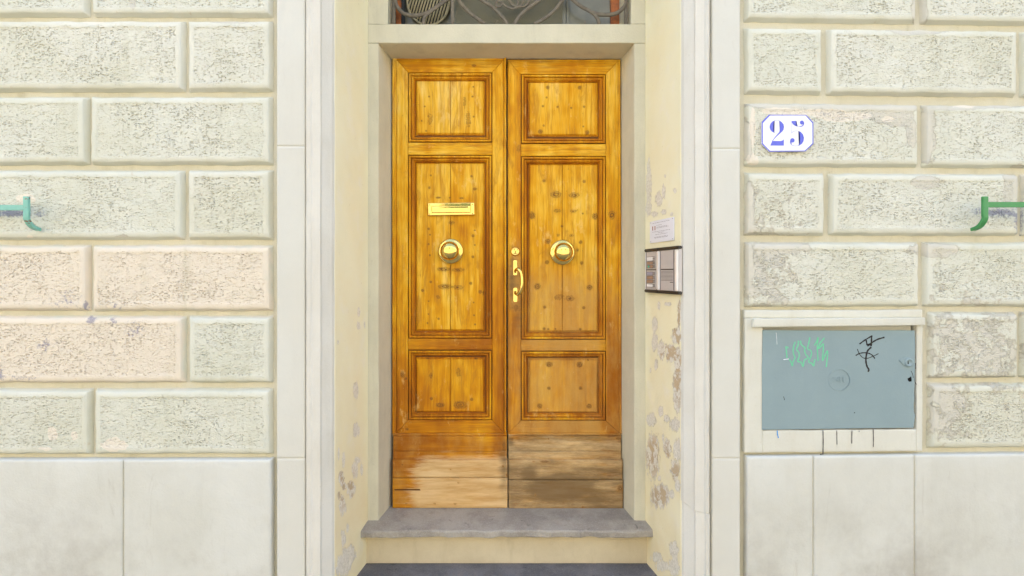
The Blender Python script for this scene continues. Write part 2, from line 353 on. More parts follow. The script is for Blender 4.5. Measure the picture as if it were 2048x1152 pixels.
kz(780, 380, 3.6, [(278, 280, 2.6), (288, 322, 2), (598, 330, 3), (610, 290, 2.4, 1.6), (278, 390, 2.2), (610, 396, 2), (287, 470, 2.2), (597, 481, 2.8), (385, 570, 14, 4.5, .7), (490, 575, 13, 4.5, .55), (294, 662, 2.8), (581, 672, 3.3),
    (395, 695, 15, 5.5, .7), (490, 700, 12, 5, .45), (235, 723, 3.2), (650, 733, 4), (682, 740, 4, 6), (278, 800, 2), (602, 810, 2), (277, 893, 2), (605, 902, 2), (350, 927, 2.5), (270, 958, 2.2), (613, 968, 2.2), (444, 235, 6, 4, .5), (345, 770, 4, 5, .3),
    (1210, 325, 3, 3, .6), (1305, 328, 5, 3, .5), (1137, 370, 5.5), (1373, 376, 3.8), (1350, 432, 3, 3, .5), (1130, 520, 4.4), (1380, 525, 3.6), (1060, 695, 7, 6.5, .9), (1437, 702, 6, 6), (1218, 772, 10, 6, .4), (1295, 780, 10, 6, .5),
    (1113, 843, 3.3), (1395, 848, 3.3), (1110, 1000, 3.2), (1140, 1002, 2.4), (1370, 1003, 3), (905, 850, 6, 8, .35), (1190, 1000, 2), (430, 55, 2), (1388, 170, 2)])
kz(780, 650, 3.031, [(75, 300, 4.4, 7), (97, 325, 3), (103, 631, 4.6, 2.8), (227, 200, 4.4, 2.4), (521, 203, 4.4, 2.4), (250, 305, 4, 6, .4), (250, 446, 3.4), (495, 451, 3.4), (305, 485, 10, 5, .85), (425, 484, 14, 8, .95), (415, 290, 5, 9, .3),
    (965, 239, 7, 6), (1150, 240, 6.5, 6), (1200, 212, 2.2), (963, 383, 3.6), (1155, 383, 4), (908, 491, 5.4), (1207, 492, 5.4), (960, 690, 2), (75, 848, 2.4), (937, 828, 10, 2.6), (870, 830, 3, 2), (100, 1085, 2.5), (270, 1084, 2.5), (395, 1086, 3.6, 2.2),
    (730, 690, 9, 3), (690, 735, 3, 14, .4), (1385, 688, 6, 3), (685, 855, 2.4), (365, 875, 2.2), (415, 955, 2.2), (1395, 990, 6, 6, .8), (880, 1030, 2), (1170, 1105, 3), (710, 910, 3, 3)])
KN = np.array(KN)
def knots(px, py):
    v = np.full(px.shape, -1.0)
    if not len(px): return v
    a, b, c, d = px.min() - 20, px.max() + 20, py.min() - 20, py.max() + 20
    for k in KN:
        if a < k[0] < b and c < k[1] < d:
            dd = np.sqrt(((px - k[0]) / k[2]) ** 2 + ((py - k[1]) / k[3]) ** 2)
            v = np.maximum(v, (1.05 - dd) * k[4])
    return np.clip(v, -1, 1)
def sm(a, b, x): t = np.clip((x - a) / (b - a), 0, 1); return t * t * (3 - 2 * t)
def f_wood(P, uv):
    px, py = proj(P)
    right = sm(1012, 1016, px)
    # how pale the varnish is: the raised fields at the top are palest
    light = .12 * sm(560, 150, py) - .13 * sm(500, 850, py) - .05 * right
    dull = -1 + right * (1.15 * sm(330, 620, py)) + right * .25 * sm(1030, 1060, px) * sm(1205, 1190, px)
    dull = np.where((px < 1014) & (py > 866), .1, dull)
    dull = np.maximum(dull, right * blobs(px, py, [(1031, 560, 22, 90, .9)]) - (1 - right))
    wl = np.where(px < 1014, -.95 + .75 * sm(890, 950, py) + .9 * sm(795, 880, px) * sm(880, 925, py) - .3 * sm(840, 800, px), -.25 + .55 * sm(868, 890, py) + .4 * sm(1030, 1015, px))
    wl = np.where(py < 868, -1, wl)
    grime = np.maximum(blobs(px, py, [(1120, 975, 110, 42, 1.5), (1060, 948, 40, 30, 1), (1190, 995, 70, 30, .9), (1075, 885, 30, 14, .35), (1235, 960, 14, 50, .5), (1240, 880, 10, 14, .6), (1022, 885, 12, 14, .8), (1010, 890, 8, 16, .4)]), -1)
    grime = np.maximum(grime, np.where((px > 1014) & (py > 955), -.05 + .5 * sm(1020, 1070, px), -1))
    grime = np.maximum(grime, np.where((px > 1014) & (py > 868), .26 + .22 * sm(915, 960, py), -1)); grime = np.maximum(grime, blobs(px, py, [(1008, 930, 10, 60, .5), (1024, 560, 10, 60, .55), (1040, 600, 12, 50, .3)]))
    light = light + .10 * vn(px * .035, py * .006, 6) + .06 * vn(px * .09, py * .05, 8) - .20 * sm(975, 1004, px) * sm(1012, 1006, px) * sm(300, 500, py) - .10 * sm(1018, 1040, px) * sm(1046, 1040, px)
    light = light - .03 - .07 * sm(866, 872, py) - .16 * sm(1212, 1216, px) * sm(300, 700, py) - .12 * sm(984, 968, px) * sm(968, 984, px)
    return dict(knot=knots(px, py), light=light, dull=dull, weather=wl, grime=grime, crack=np.zeros(len(px)))
def f_stone(P, uv):
    px, py = proj(P)
    return dict(peach=boxes(px, py, PEACHL), bare=blobs(px, py, BAREL), flake=blobs(px, py, FLAKEL), blue=blobs(px, py, BLUEL))
def f_peel(P, uv):
    px, py = proj(P)
    v = blobs(px, py, PEELL) * 1.0
    return dict(peel=v, tan=np.clip(blobs(px, py, TANL) * 2 + .2, 0, 1))

def relief(name, c, mat, parent, prof=((0, 0),), step=.05, nrm=(0, -1, 0), amp=0, nsc=12, wob=0, fields=None, seed=0, rough_from=None, smooth=True, skirt=0, split=0):
    """one piece of wall or joinery: four corners (TL, TR, BR, BL), edge profile (inset, rise), rough interior"""
    c = [np.array(q, float) for q in c]; n = np.array(nrm, float)
    wd = (np.linalg.norm(c[1] - c[0]) + np.linalg.norm(c[2] - c[3])) / 2
    hd = (np.linalg.norm(c[3] - c[0]) + np.linalg.norm(c[2] - c[1])) / 2
    ins = [p[0] for p in prof]
    def line(L):
        a = [t for t in ins if t < L * .45]
        i0 = a[-1]; k = max(1, int(round((L - 2 * i0) / step)))
        mid = list(np.linspace(i0, L - i0, k + 1))[1:-1]
        return np.array(a + mid + [L - t for t in reversed(a)])
    U, V = line(wd), line(hd)
    u, v = np.meshgrid(U, V); u = u.ravel(); v = v.ravel()
    t = np.minimum(np.minimum(u, wd - u), np.minimum(v, hd - v))
    d = np.interp(t, [p[0] for p in prof], [p[1] for p in prof])
    if wob:
        k = (t < prof[-1][0] + 1e-6) & (t > -1)
        du = vn(v * 22 + seed, u * 3, seed + 3) * wob; dv = vn(u * 22 + seed, v * 3, seed + 5) * wob
        u2 = u + np.where(k, du, 0); v2 = v + np.where(k, dv, 0)
    else: u2, v2 = u, v
    inside = sm(prof[-1][0], prof[-1][0] + .02, t)
    d = d + amp * inside * (vn(u * nsc * 6 + seed * 3.7, v * nsc * 6, seed) * .5 + vn(u * nsc * 2 + seed, v * nsc * 2, seed + 9) * .5)
    s, r = (u2 / wd)[:, None], (v2 / hd)[:, None]
    P = (c[0] * (1 - s) + c[1] * s) * (1 - r) + (c[3] * (1 - s) + c[2] * s) * r + n * d[:, None]
    nu, nv = len(U), len(V)
    idx = np.arange(nu * nv).reshape(nv, nu)
    q = np.stack([idx[:-1, :-1], idx[1:, :-1], idx[1:, 1:], idx[:-1, 1:]], -1).reshape(-1, 4)
    verts = P; faces = q.tolist()
    if skirt:
        rim = list(idx[0, :]) + list(idx[1:, -1]) + list(idx[-1, -2::-1]) + list(idx[-2:0:-1, 0])
        b = len(P); verts = np.vstack([P, P[rim] - n * skirt]); m_ = len(rim)
        faces += [[rim[i], b + i, b + (i + 1) % m_, rim[(i + 1) % m_]][::-1] for i in range(m_)]
    me = mesh(name, verts, faces)
    me.polygons.foreach_set('use_smooth', [smooth] * len(me.polygons))
    A = {}
    if fields: A.update(fields(verts, (u, v)))
    if rough_from is not None:
        wv = vn(verts[:len(P), 0] * 40, verts[:len(P), 2] * 40, seed) * .004
        rr = sm(rough_from - .004, rough_from + .006, t + wv); A['rough'] = np.concatenate([rr, np.zeros(len(verts) - len(P))])
    for k, a in A.items():
        me.attributes.new(k, 'FLOAT', 'POINT').data.foreach_set('value', np.asarray(a, np.float32))
    o = ob(name, me, mat, parent); return o
def Q(x0, x1, y0, y1, Y): return [W(x0, y0, Y), W(x1, y0, Y), W(x1, y1, Y), W(x0, y1, Y)]
def box(name, mat, lo, hi, parent=None, bev=0, seg=2):
    bm = bmesh.new(); bmesh.ops.create_cube(bm, size=1)
    for v in bm.verts: v.co = Vector([lo[k] + (v.co[k] + .5) * (hi[k] - lo[k]) for k in range(3)])
    if bev: bmesh.ops.bevel(bm, geom=bm.edges[:], offset=bev, segments=seg, affect='EDGES', clamp_overlap=True)
    me = bpy.data.meshes.new(name); bm.to_mesh(me); bm.free(); return ob(name, me, mat, parent)
def pbox(name, mat, x0, x1, y0, y1, Yf, th, parent=None, bev=0):
    """box given by its front face in the photograph's measure at depth Yf"""
    return box(name, mat, (XX(x0, Yf), Yf, ZZ(y1, Yf)), (XX(x1, Yf), Yf + th, ZZ(y0, Yf)), parent, bev)
def prism(name, mat, poly, z0, z1, parent=None, axis='z', wob=0, nseg=1, smooth=False, seed=0):
    """plan polygon [(x, y)] lifted from z0 to z1 (axis z) or section [(y, z)] drawn from x0 to x1 (axis x)"""
    n = len(poly); V = []; Fc = []
    for i in range(nseg + 1):
        h = z0 + (z1 - z0) * i / nseg
        for k, (a, b) in enumerate(poly):
            if wob: a += float(vn(h * 9 + seed, k * 1.7, seed)) * wob; b += float(vn(h * 11 + seed, k * 2.3, seed + 4)) * wob
            V.append((a, b, h) if axis == 'z' else (h, a, b))
    for i in range(nseg):
        for k in range(n):
            Fc.append([i * n + k, i * n + (k + 1) % n, (i + 1) * n + (k + 1) % n, (i + 1) * n + k])
    Fc.append(list(range(n))[::-1]); Fc.append([nseg * n + k for k in range(n)])
    me = mesh(name, V, Fc)
    bm = bmesh.new(); bm.from_mesh(me); bmesh.ops.recalc_face_normals(bm, faces=bm.faces); bm.to_mesh(me); bm.free()
    o = ob(name, me, mat, parent); return o
def woodattr(o):
    P = np.array([v.co for v in o.data.vertices])
    for k, a in f_wood(P, None).items(): o.data.attributes.new(k, 'FLOAT', 'POINT').data.foreach_set('value', np.asarray(a - (.25 if k == 'light' else 0), np.float32))
    return o
def bevmod(o, wd=.003, seg=2):
    m = o.modifiers.new('bevel', 'BEVEL'); m.width = wd; m.segments = seg; m.limit_method = 'ANGLE'; m.angle_limit = R(35); return o
def crom(P, k=6):
    P = [Vector(p) for p in P]; out = []
    for i in range(len(P) - 1):
        a, b, c, d = P[max(i - 1, 0)], P[i], P[i + 1], P[min(i + 2, len(P) - 1)]
        for j in range(k):
            t = j / k
            out.append(.5 * ((2 * b) + (c - a) * t + (2 * a - 5 * b + 4 * c - d) * t * t + (3 * b - a - 3 * c + d) * t ** 3))
    return out + [P[-1]]
def tube(P, r, ry=None, ns=8, up=Vector((0, 1, 0)), taper=None):
    """round or flat bar along a path; r across the path, ry along 'up'"""
    ry = ry or r; V = []; Fc = []; n = len(P)
    for i, p in enumerate(P):
        t = (P[min(i + 1, n - 1)] - P[max(i - 1, 0)]).normalized(); s = t.cross(up).normalized(); u2 = s.cross(t).normalized()
        k = taper(i / (n - 1)) if taper else 1
        for j in range(ns):
            a = 2 * math.pi * (j + .5) / ns; V.append(p + s * math.cos(a) * r * k + u2 * math.sin(a) * ry * k)
    for i in range(n - 1):
        for j in range(ns): Fc.append([i * ns + j, i * ns + (j + 1) % ns, (i + 1) * ns + (j + 1) % ns, (i + 1) * ns + j])
    Fc.append(list(range(ns))[::-1]); Fc.append([(n - 1) * ns + j for j in range(ns)])
    return V, Fc
def join(parts):
    V = []; Fc = []
    for v, f in parts:
        b = len(V); V += list(v); Fc += [[i + b for i in q] for q in f]
    return V, Fc
def lathe(name, mat, cx, cy, Y, prof, parent, ns=40):
    """prof: (radius, how far it stands forward of Y), turned about an axis square to the door"""
    c = W(cx, cy, Y); V = []; Fc = []
    for r, d in prof:
        for j in range(ns):
            a = 2 * math.pi * j / ns; V.append(c + Vector((r * math.cos(a), -d, r * math.sin(a))))
    for i in range(len(prof) - 1):
        for j in range(ns): Fc.append([i * ns + j, i * ns + (j + 1) % ns, (i + 1) * ns + (j + 1) % ns, (i + 1) * ns + j])
    Fc.append([(len(prof) - 1) * ns + j for j in range(ns)])
    me = mesh(name, V, Fc)
    bm = bmesh.new(); bm.from_mesh(me); bmesh.ops.recalc_face_normals(bm, faces=bm.faces); bm.to_mesh(me); bm.free()
    return ob(name, me, mat, parent, True)
def poly(name, mat, pts, Y, parent, th=.0006):
    """flat shape with a little thickness, outline in the photograph's measure"""
    bm = bmesh.new()
    vs = [bm.verts.new(W(x, y, Y)) for x, y in pts]; f = bm.faces.new(vs)
    r = bmesh.ops.extrude_face_region(bm, geom=[f])
    for v in r['geom']:
        if isinstance(v, bmesh.types.BMVert): v.co.y += th
    bmesh.ops.recalc_face_normals(bm, faces=bm.faces)
    me = bpy.data.meshes.new(name); bm.to_mesh(me); bm.free(); return ob(name, me, mat, parent)
def ribbon(pts, wd, Y, Yfn=None):
    """brush or marker stroke: points in the photograph's measure, width in pixels (number or list)"""
    P = crom([(x, y, 0) for x, y in pts], 5); n = len(P); V = []; Fc = []
    for i, p in enumerate(P):
        t = (P[min(i + 1, n - 1)] - P[max(i - 1, 0)]); t = t.normalized() if t.length > 1e-6 else Vector((1, 0, 0)); s = Vector((-t.y, t.x, 0))
        k = wd if not isinstance(wd, (list, tuple)) else wd[0] + (wd[1] - wd[0]) * i / (n - 1)
        k *= .5 * (1 + .15 * math.sin(i * 1.7)) 
        for sgn in (1, -1):
            q = p + s * k * sgn; V.append(W(q.x, q.y, Yfn(q.x) if Yfn else Y))
    for i in range(n - 1): Fc.append([2 * i, 2 * i + 1, 2 * i + 3, 2 * i + 2])
    return V, Fc
def strokes(name, mat, L, Y, parent, Yfn=None):
    if name in ('pale_scratch', 'bent_edge', 'paint_drip', 'green_graffiti', 'black_graffiti'):
        for p, wd in L: o = ob(name, mesh(name, *ribbon(p, wd, Y, Yfn)), mat, parent)
        return o
    V, Fc = join([ribbon(p, wd, Y, Yfn) for p, wd in L]); return ob(name, mesh(name, V, Fc), mat, parent)
def sweep(name, mat, rect, Y, prof, parent, fields=None, step=.06, nrm=-1):
    dirt_shade = [q[2] for q in prof]; prof = [(q[0], q[1] * 1.33 if q[1] > 0 else q[1]) for q in prof]; DI = []
    """mitred picture-frame moulding round rect (x0, x1, y0, y1); prof = (inset, set-back) in metres"""
    x0, x1, y0, y1 = rect; X0, X1, Z0, Z1 = XX(x0, Y), XX(x1, Y), ZZ(y1, Y), ZZ(y0, Y)
    V = []; Fc = []
    for side in range(4):
        A = []
        for ins, dep in prof:
            c = [(X0 + ins, Z1 - ins), (X1 - ins, Z1 - ins), (X1 - ins, Z0 + ins), (X0 + ins, Z0 + ins)]
            a, b = c[side], c[(side + 1) % 4]; L = abs(X1 - X0) if side % 2 == 0 else abs(Z1 - Z0); k = max(2, int(L / step))
            A.append([(a[0] + (b[0] - a[0]) * i / k, Y + dep + float(vn(i * .7, side * 5 + ins * 30, 2)) * .0006, a[1] + (b[1] - a[1]) * i / k) for i in range(k + 1)])
        m = len(A[0]); base = len(V)
        for r, dd in zip(A, dirt_shade): V += r; DI += [dd] * len(r)
        for r in range(len(prof) - 1):
            for i in range(m - 1): Fc.append([base + r * m + i, base + (r + 1) * m + i, base + (r + 1) * m + i + 1, base + r * m + i + 1])
    me = mesh(name, V, Fc)
    if fields:
        AT = fields(np.array(V), None); AT['grime'] = np.maximum(AT['grime'], np.array(DI) * 1.3 - .55)  # groove lines: dirt and painted shade, carried by the grime mask
        for k, a in AT.items(): me.attributes.new(k, 'FLOAT', 'POINT').data.foreach_set('value', np.asarray(a, np.float32))
    return ob(name, me, mat, parent)
def text(name, s, mat, px, py, size, Y, parent, sx=1.0, ext=.0006):
    cu = bpy.data.curves.new(name, 'FONT'); cu.body = s; cu.size = size; cu.extrude = ext; cu.align_x = 'CENTER'; cu.align_y = 'CENTER'
    t = bpy.data.objects.new(name, cu); COL.objects.link(t); dg = bpy.context.evaluated_depsgraph_get()
    me = bpy.data.meshes.new_from_object(t.evaluated_get(dg)); bpy.data.objects.remove(t); c = W(px, py, Y)
    for v in me.vertices: v.co = Vector((c.x + v.co.x * sx, c.y - v.co.z, c.z + v.co.y))
    me.materials.clear(); return ob(name, me, mat, parent)

# ------------------------------------------------------------------ ground, street and what stands round it
g = box('street', M['pave'], (-60, -60, -.30), (60, 2.0 - .9, -.12)); tag(g, kind='structure')
g = box('pavement', M['pave'], (-60, 1.105, -.30), (60, 2.9, 0), bev=.01); tag(g, kind='structure')
bb = box('building_body', M['wallup'], (-14, 3.02, 0), (14, 13, 10.0)); tag(bb, 'plain cream body of the building that rises behind the door wall', 'building')
box('upper_wall', M['wallup'], (-14, 2.37, 3.62), (14, 3.02, 10.0), bb)
opp = box('opposite_building', M['facade'], (-40, -17, -.12), (40, -6.8, 7.0)); tag(opp, 'pale sunlit house across the street with green shutters', 'building')
for i in range(12):
    for zf in (3.4,):
        x = -19 + i * 3.5
        box('window', M['shut'], (x, -6.803, zf), (x + 1.0, -6.72, zf + 1.6), opp)

# ------------------------------------------------------------------ rusticated walls
YB, YW = 2.365, 2.337
def yl(px, Y=YB): return Y
def yr(px, Y=YB): return Y * (1 + .016 * (px - 1485) / 563)
def CB(x0, x1, y0, y1, fn, Y=YB, taper=True):
    """corners of a piece whose edges are read at the near end of its wall"""
    a, b = fn(x0, Y), fn(x1, Y)
    if fn is yr:   # heights are real heights, read at the door end of the wall
        z0, z1 = ZZ(y0, Y), ZZ(y1, Y)
        return [Vector((XX(x0, a), a, z0)), Vector((XX(x1, b), b, z0)), Vector((XX(x1, b), b, z1)), Vector((XX(x0, a), a, z1))]
    return Q(x0, x1, y0, y1, Y)
PB = [(0, 0), (.0015, .004), (.0105, .0235), (.0125, .0262), (.029, .0270), (.033, .0268), (.036, .0250)]
sd_ = [0]
def block(parent, x0, x1, y0, y1, fn, name='stone_block', label=None):
    sd_[0] += 1; vis = x1 > -60 and x0 < 2110 and y1 > -40
    o = relief(name, CB(x0, x1, y0, y1, fn), M['stucco'], parent, PB, .011 if vis else .12, amp=.0035, wob=.0022, fields=f_stone, seed=sd_[0], rough_from=.030)
    if label: o['label'] = label
    return o
lw = box('rusticated_wall', M['joint'], (XX(-900, YB), YB + .0005, 0), (XX(562, YB), YB + .3, 3.62))
tag(lw, 'cream rusticated stone wall with two peach repainted blocks, left of the doorway', 'wall')
rows_l = [(-412, -265), (-258, -115), (-108, 36), (44, 185), (195, 331), (341, 480), (490, 622), (631, 765), (776, 907)]
off = [1, 0, 1, 0, 1, 0, 1, 0, 1]     # 1: joint at 185, 0: joint at 376
jl = [[182, 190], [373, 380], [182, 190], [373, 380], [181, 187], [372, 380], [184, 191], [374, 381], [188, 195]]
for r, (y0, y1) in enumerate(rows_l):
    a, b = jl[r]
    block(lw, b, 547, y0, y1, yl, label='peach tinted pecked block' if r == 6 else None)
    x = a
    while x > -880:
        block(lw, max(x - 381, -900), x, y0, y1, yl, label='peach repainted pecked block' if r in (6, 7) and x > 0 else None); x -= 388
# smooth base slabs
def slab(parent, x0, x1, y0, fn, name='base_slab'):
    sd_[0] += 1; c = CB(x0, x1, y0, 1240, fn)
    for q in (2, 3): c[q].z = .0
    return relief(name, c, M['base'], parent, [(0, 0), (.0008, .029), (.004, .034), (.012, .0355)], .03, amp=.0016, nsc=4, wob=.0006, seed=sd_[0])
box('joint_filler', M['joint'], (XX(-900, YB), YB - .0285, 0), (XX(548, YB), YB - .001, ZZ(917, YB)), lw)
for a, b in ((257.4, 549), (-60, 257), (-400, -61), (-900, -401)): slab(lw, a, b, 914, yl)

rw = empty('rusticated_wall', (XX(1700, YB), YB, 0)); tag(rw, 'cream rusticated stone wall with flaking paint, right of the doorway', 'wall')
me = None
c = [Vector((XX(1481, yr(1481)), yr(1481), 3.62)), Vector((XX(2950, yr(2950)), yr(2950), 3.62)), Vector((XX(2950, yr(2950)), yr(2950), 0)), Vector((XX(1481, yr(1481)), yr(1481), 0))]
# the joint face with a hole left for the meter niche
def wallpiece(x0, x1, za, zb):
    a, b = yr(x0), yr(x1); poly_ = [(XX(x0, a), a), (XX(x1, b), b), (XX(x1, b), b + .3), (XX(x0, a), a + .3)]
    return prism('mortar_bed', M['joint'], poly_, za, zb, rw)
NX0, NX1, NZ0, NZ1 = 1527, 1829, ZZ(857, YB), ZZ(648, YB)
wallpiece(1470, NX0, 0, 3.62); wallpiece(NX1, 2950, 0, 3.62); wallpiece(NX0, NX1, 0, NZ0); wallpiece(NX0, NX1, NZ1, 3.62)
rows_r = [(-398, -252), (-244, -100), (-92, 45), (57, 190), (207, 334), (346, 471), (484, 614), (625, 758), (768, 899)]
jr = [[1826, 1838], [1640, 1651], [1826, 1838, 2210, 2221], [1640, 1651, 2026, 2037], [1830, 1841, 2216, 2227], [1645, 1655, 2029, 2039], [1832, 1842, 2220, 2230], [1841, 1853, 2028, 2037], [1841, 1853, 2216, 2226]]
for r, (y0, y1) in enumerate(rows_r):
    e = jr[r][:]
    if r < 2: e += [e[-1] + 380, e[-1] + 391]
    cuts = [1487] + e
    while cuts[-1] < 2560: cuts += [cuts[-1] + 380, cuts[-1] + 391]
    cuts = cuts[:-1] if len(cuts) % 2 == 1 else cuts
    for k in range(0, len(cuts) - 1, 2):
        if r >= 7 and k == 0: continue
        block(rw, cuts[k], cuts[k + 1], y0, y1, yr)
prism('joint_filler', M['joint'], [(XX(1489, yr(1489)), yr(1489) - .0285), (XX(2900, yr(2900)), yr(2900) - .0285), (XX(2900, yr(2900)), yr(2900) - .001), (XX(1489, yr(1489)), yr(1489) - .001)], 0, ZZ(911, YB), rw)
for a, b in ((1487, 1617.7), (1618.3, 1817.7), (1818.3, 2060), (2061, 2500), (2501, 2900)): slab(rw, a, b, 908, yr)
# plastered surround of the meter niche (part of the wall)
YP = YB - .021
def pl(x0, x1, y0, y1, name='niche_plaster', Yp=YP, mat='cab', pr=((0, .004), (.0015, .0055), (.008, .006))):
    sd_[0] += 1
    return relief(name, CB(x0, x1, y0, y1, yr, Yp), M[mat], rw, pr, .02, amp=.0012, nsc=8, wob=.0012, seed=sd_[0], skirt=.025)
pl(1488, 1523.8, 636.2, 905); pl(1831.2, 1843, 636.2, 905); pl(1524, 1831, 861, 905); pl(1488, 1843, 620.5, 636)
# ------------------------------------------------------------------ meter cabinet
cab = empty('meter_cabinet', W(1677, 859, 2.35)); tag(cab, 'blue-grey painted metal meter cabinet door with green and black scribbles', 'utility cabinet')
YC = 2.340
def yc(px, Y=YC): return yr(px, Y)
def cq(L): return [Vector((XX(x, yc(x)), yc(x), ZZ(y, yc(x)))) for x, y in L]
bx = prism('niche_box', M['cab'], [(XX(1527.3, YB), 2.375), (XX(1829, YB) - .0005, 2.385), (XX(1829, YB) - .0005, 2.50), (XX(1527.3, YB), 2.49)], NZ0 + .004, NZ1 - .004, cab)
edge = [(1526, 660.5), (1828, 661.5), (1829.5, 662)]
out_pts = [(1525.5, 660), (1600, 660.6), (1700, 661), (1800, 660.4), (1829.5, 661), (1830.3, 690), (1829.7, 722), (1830, 740), (1829, 760), (1829.3, 775), (1828, 783), (1829, 797), (1827.3, 812), (1828.5, 826), (1830.6, 832), (1829, 842), (1827, 855.5),
           (1760, 856.2), (1680, 857), (1600, 858.6), (1524, 859.5), (1524.4, 800), (1524, 740), (1525, 700)]
def cpoly(name, mat, pts, off, th, parent, hole=None):
    bm = bmesh.new()
    vs = [bm.verts.new(Vector((XX(x, yc(x) - off), yc(x) - off, ZZ(y, yc(x) - off)))) for x, y in pts]
    es = [bm.edges.new((vs[i], vs[(i + 1) % len(vs)])) for i in range(len(vs))]
    if hole:
        hs = [bm.verts.new(Vector((XX(x, yc(x) - off), yc(x) - off, ZZ(y, yc(x) - off)))) for x, y in hole]
        es += [bm.edges.new((hs[i], hs[(i + 1) % len(hs)])) for i in range(len(hs))]
    bmesh.ops.triangle_fill(bm, edges=es, use_beauty=True)
    r = bmesh.ops.extrude_face_region(bm, geom=bm.faces[:])
    for v in r['geom']:
        if isinstance(v, bmesh.types.BMVert): v.co.y += th
    bmesh.ops.recalc_face_normals(bm, faces=bm.faces)
    me = bpy.data.meshes.new(name); bm.to_mesh(me); bm.free(); return ob(name, me, mat, parent)
hole = [(1815, 757), (1819, 755), (1823, 752), (1824, 763), (1819, 764), (1816, 761)]
cpoly('door_panel', M['slate'], out_pts, .004, .003, cab, hole)
cpoly('hole_lining', M['hole'], [(1810, 750), (1827, 750), (1827, 768), (1810, 768)], -.012, .001, cab)
def cz(x, y): return (1550 + x / 8.904, 660 + y / 8.9)
def cs(L, w_): return [([cz(*p) for p in a], b if not isinstance(b, tuple) else b) for a, b in [(l, w_) for l in L]]
GS = [[(195, 290), (205, 400), (215, 500)], [(215, 295), (235, 325)], [(250, 515), (285, 570), (308, 640), (320, 570), (355, 495)], [(360, 210), (330, 290), (325, 400), (360, 495)], [(415, 190), (410, 270), (385, 345), (425, 400), (430, 470), (405, 560), (460, 570), (500, 650), (520, 540), (590, 495), (545, 430), (525, 350), (540, 318)],
      [(455, 190), (470, 260), (540, 318)], [(620, 130), (600, 240), (580, 330), (640, 370), (645, 450), (600, 560), (650, 590), (690, 640), (695, 580), (715, 520)], [(700, 275), (740, 210), (768, 130), (752, 300), (768, 550)], [(880, 140), (800, 240), (775, 330), (820, 290), (860, 250), (855, 400), (845, 545), (900, 430), (935, 370), (930, 500), (912, 660)]]
strokes('green_graffiti', M['gglow'], [(a, b) for l in GS for a, b in [([cz(*p) for p in l], 2.3)]], 0, cab, lambda x: yc(x) - .0046)
BS = [([(1505, 250), (1600, 180), (1735, 100)], 2.6), ([(1720, 105), (1718, 190), (1710, 290)], 3.2), ([(1625, 180), (1640, 270)], 2.8), ([(1640, 270), (1700, 245), (1740, 215), (1830, 165), (1950, 130)], 3.0), ([(1640, 275), (1725, 240)], 4.6),
      ([(1715, 305), (1650, 370), (1625, 460), (1620, 560), (1640, 650), (1670, 700), (1660, 745)], 3.4), ([(1437, 455), (1500, 420), (1580, 405), (1670, 415), (1740, 455), (1778, 510)], 2.2), ([(1468, 340), (1500, 420), (1560, 490), (1640, 505), (1740, 470), (1845, 420)], 1.5)]
strokes('black_graffiti', M['black'], [([cz(*p) for p in a], b) for a, b in BS], 0, cab, lambda x: yc(x) - .0046)
strokes('pale_scratch', M['paper'], [([cz(150, 528), cz(245, 515)], 1.4), ([cz(20, 45), cz(30, 140), cz(36, 260)], .6)], 0, cab, lambda x: yc(x) - .0046)
ec = (1677, 759.5)
circ = crom([Vector((XX(ec[0], yc(ec[0])), yc(ec[0]) - .0048, ZZ(ec[1], yc(ec[0])))) + Vector((math.cos(a) * .0455, 0, math.sin(a) * .0455)) for a in np.linspace(0, 2 * math.pi, 25)], 2)
ob('embossed_ring', mesh('embossed_ring', *tube(circ, .0016, .0010, 6)), M['slate'], cab, True)
text('embossed_letters', 'SNEL', M['slate'], 1676, 760, .034, yc(1677) - .0046, cab, .9, .0010)
lathe('lock', M['slate'], 1816.5, 725, yc(1817) - .004, [(.019, 0), (.019, .006), (.016, .009), (.012, .009), (.011, .007)], cab, 24)
cpoly('lock_arm', M['slate'], [(1800, 720), (1806, 717), (1818, 715), (1826, 722), (1826, 728), (1812, 733), (1807, 729), (1801, 723)], .0075, .004, cab)
poly('keyhole', M['hole'], [(1815.6, 728), (1817.6, 728), (1817, 722), (1816.2, 722)], yc(1817) - .0117, cab)
strokes('bent_edge', M['hole'], [([(1822, 742), (1825, 748), (1827, 756)], .9), ([(1831, 726), (1831.2, 738)], 1.0), ([(1830.5, 765), (1833, 769)], 1.2), ([(1567, 793), (1569, 799), (1568, 800)], 1.0), ([(1708, 826), (1710, 825)], 1.5)], 0, cab, lambda x: yc(x) - .0047)
o = strokes('paint_drip', M['drip'], [([(1646, 861), (1646.5, 885), (1645.8, 908)], 1.7), ([(1640, 909), (1647, 908)], 1.5), ([(1673.5, 861), (1674, 889)], 1.4), ([(1704, 861), (1703.5, 887)], 1.4), ([(1718, 861), (1718.4, 864)], 1.2), ([(1746.5, 858), (1747, 880), (1746.5, 894)], 1.6)], 0, cab, lambda x: yr(x, YP) - .0083)
o['label'] = 'dark drips running down the plaster'
strokes('blue_dash', M['bluem'], [([(1554.5, 861), (1555.5, 870), (1557, 876)], 1.8)], 0, cab, lambda x: yr(x, YP) - .0083)
cs_ = relief('cover_strip', [Vector((XX(x, yr(x, 2.318)), yr(x, 2.318), ZZ(y, 2.318))) for x, y in ((1507.5, 637.5), (1850, 636.5), (1850, 651.5), (1507.5, 654.5))], M['cab'], cab, [(0, 0), (.0015, .0015), (.004, .002)], .04, seed=5, skirt=.045)
tag(cs_, 'cream strip roofing the cabinet')

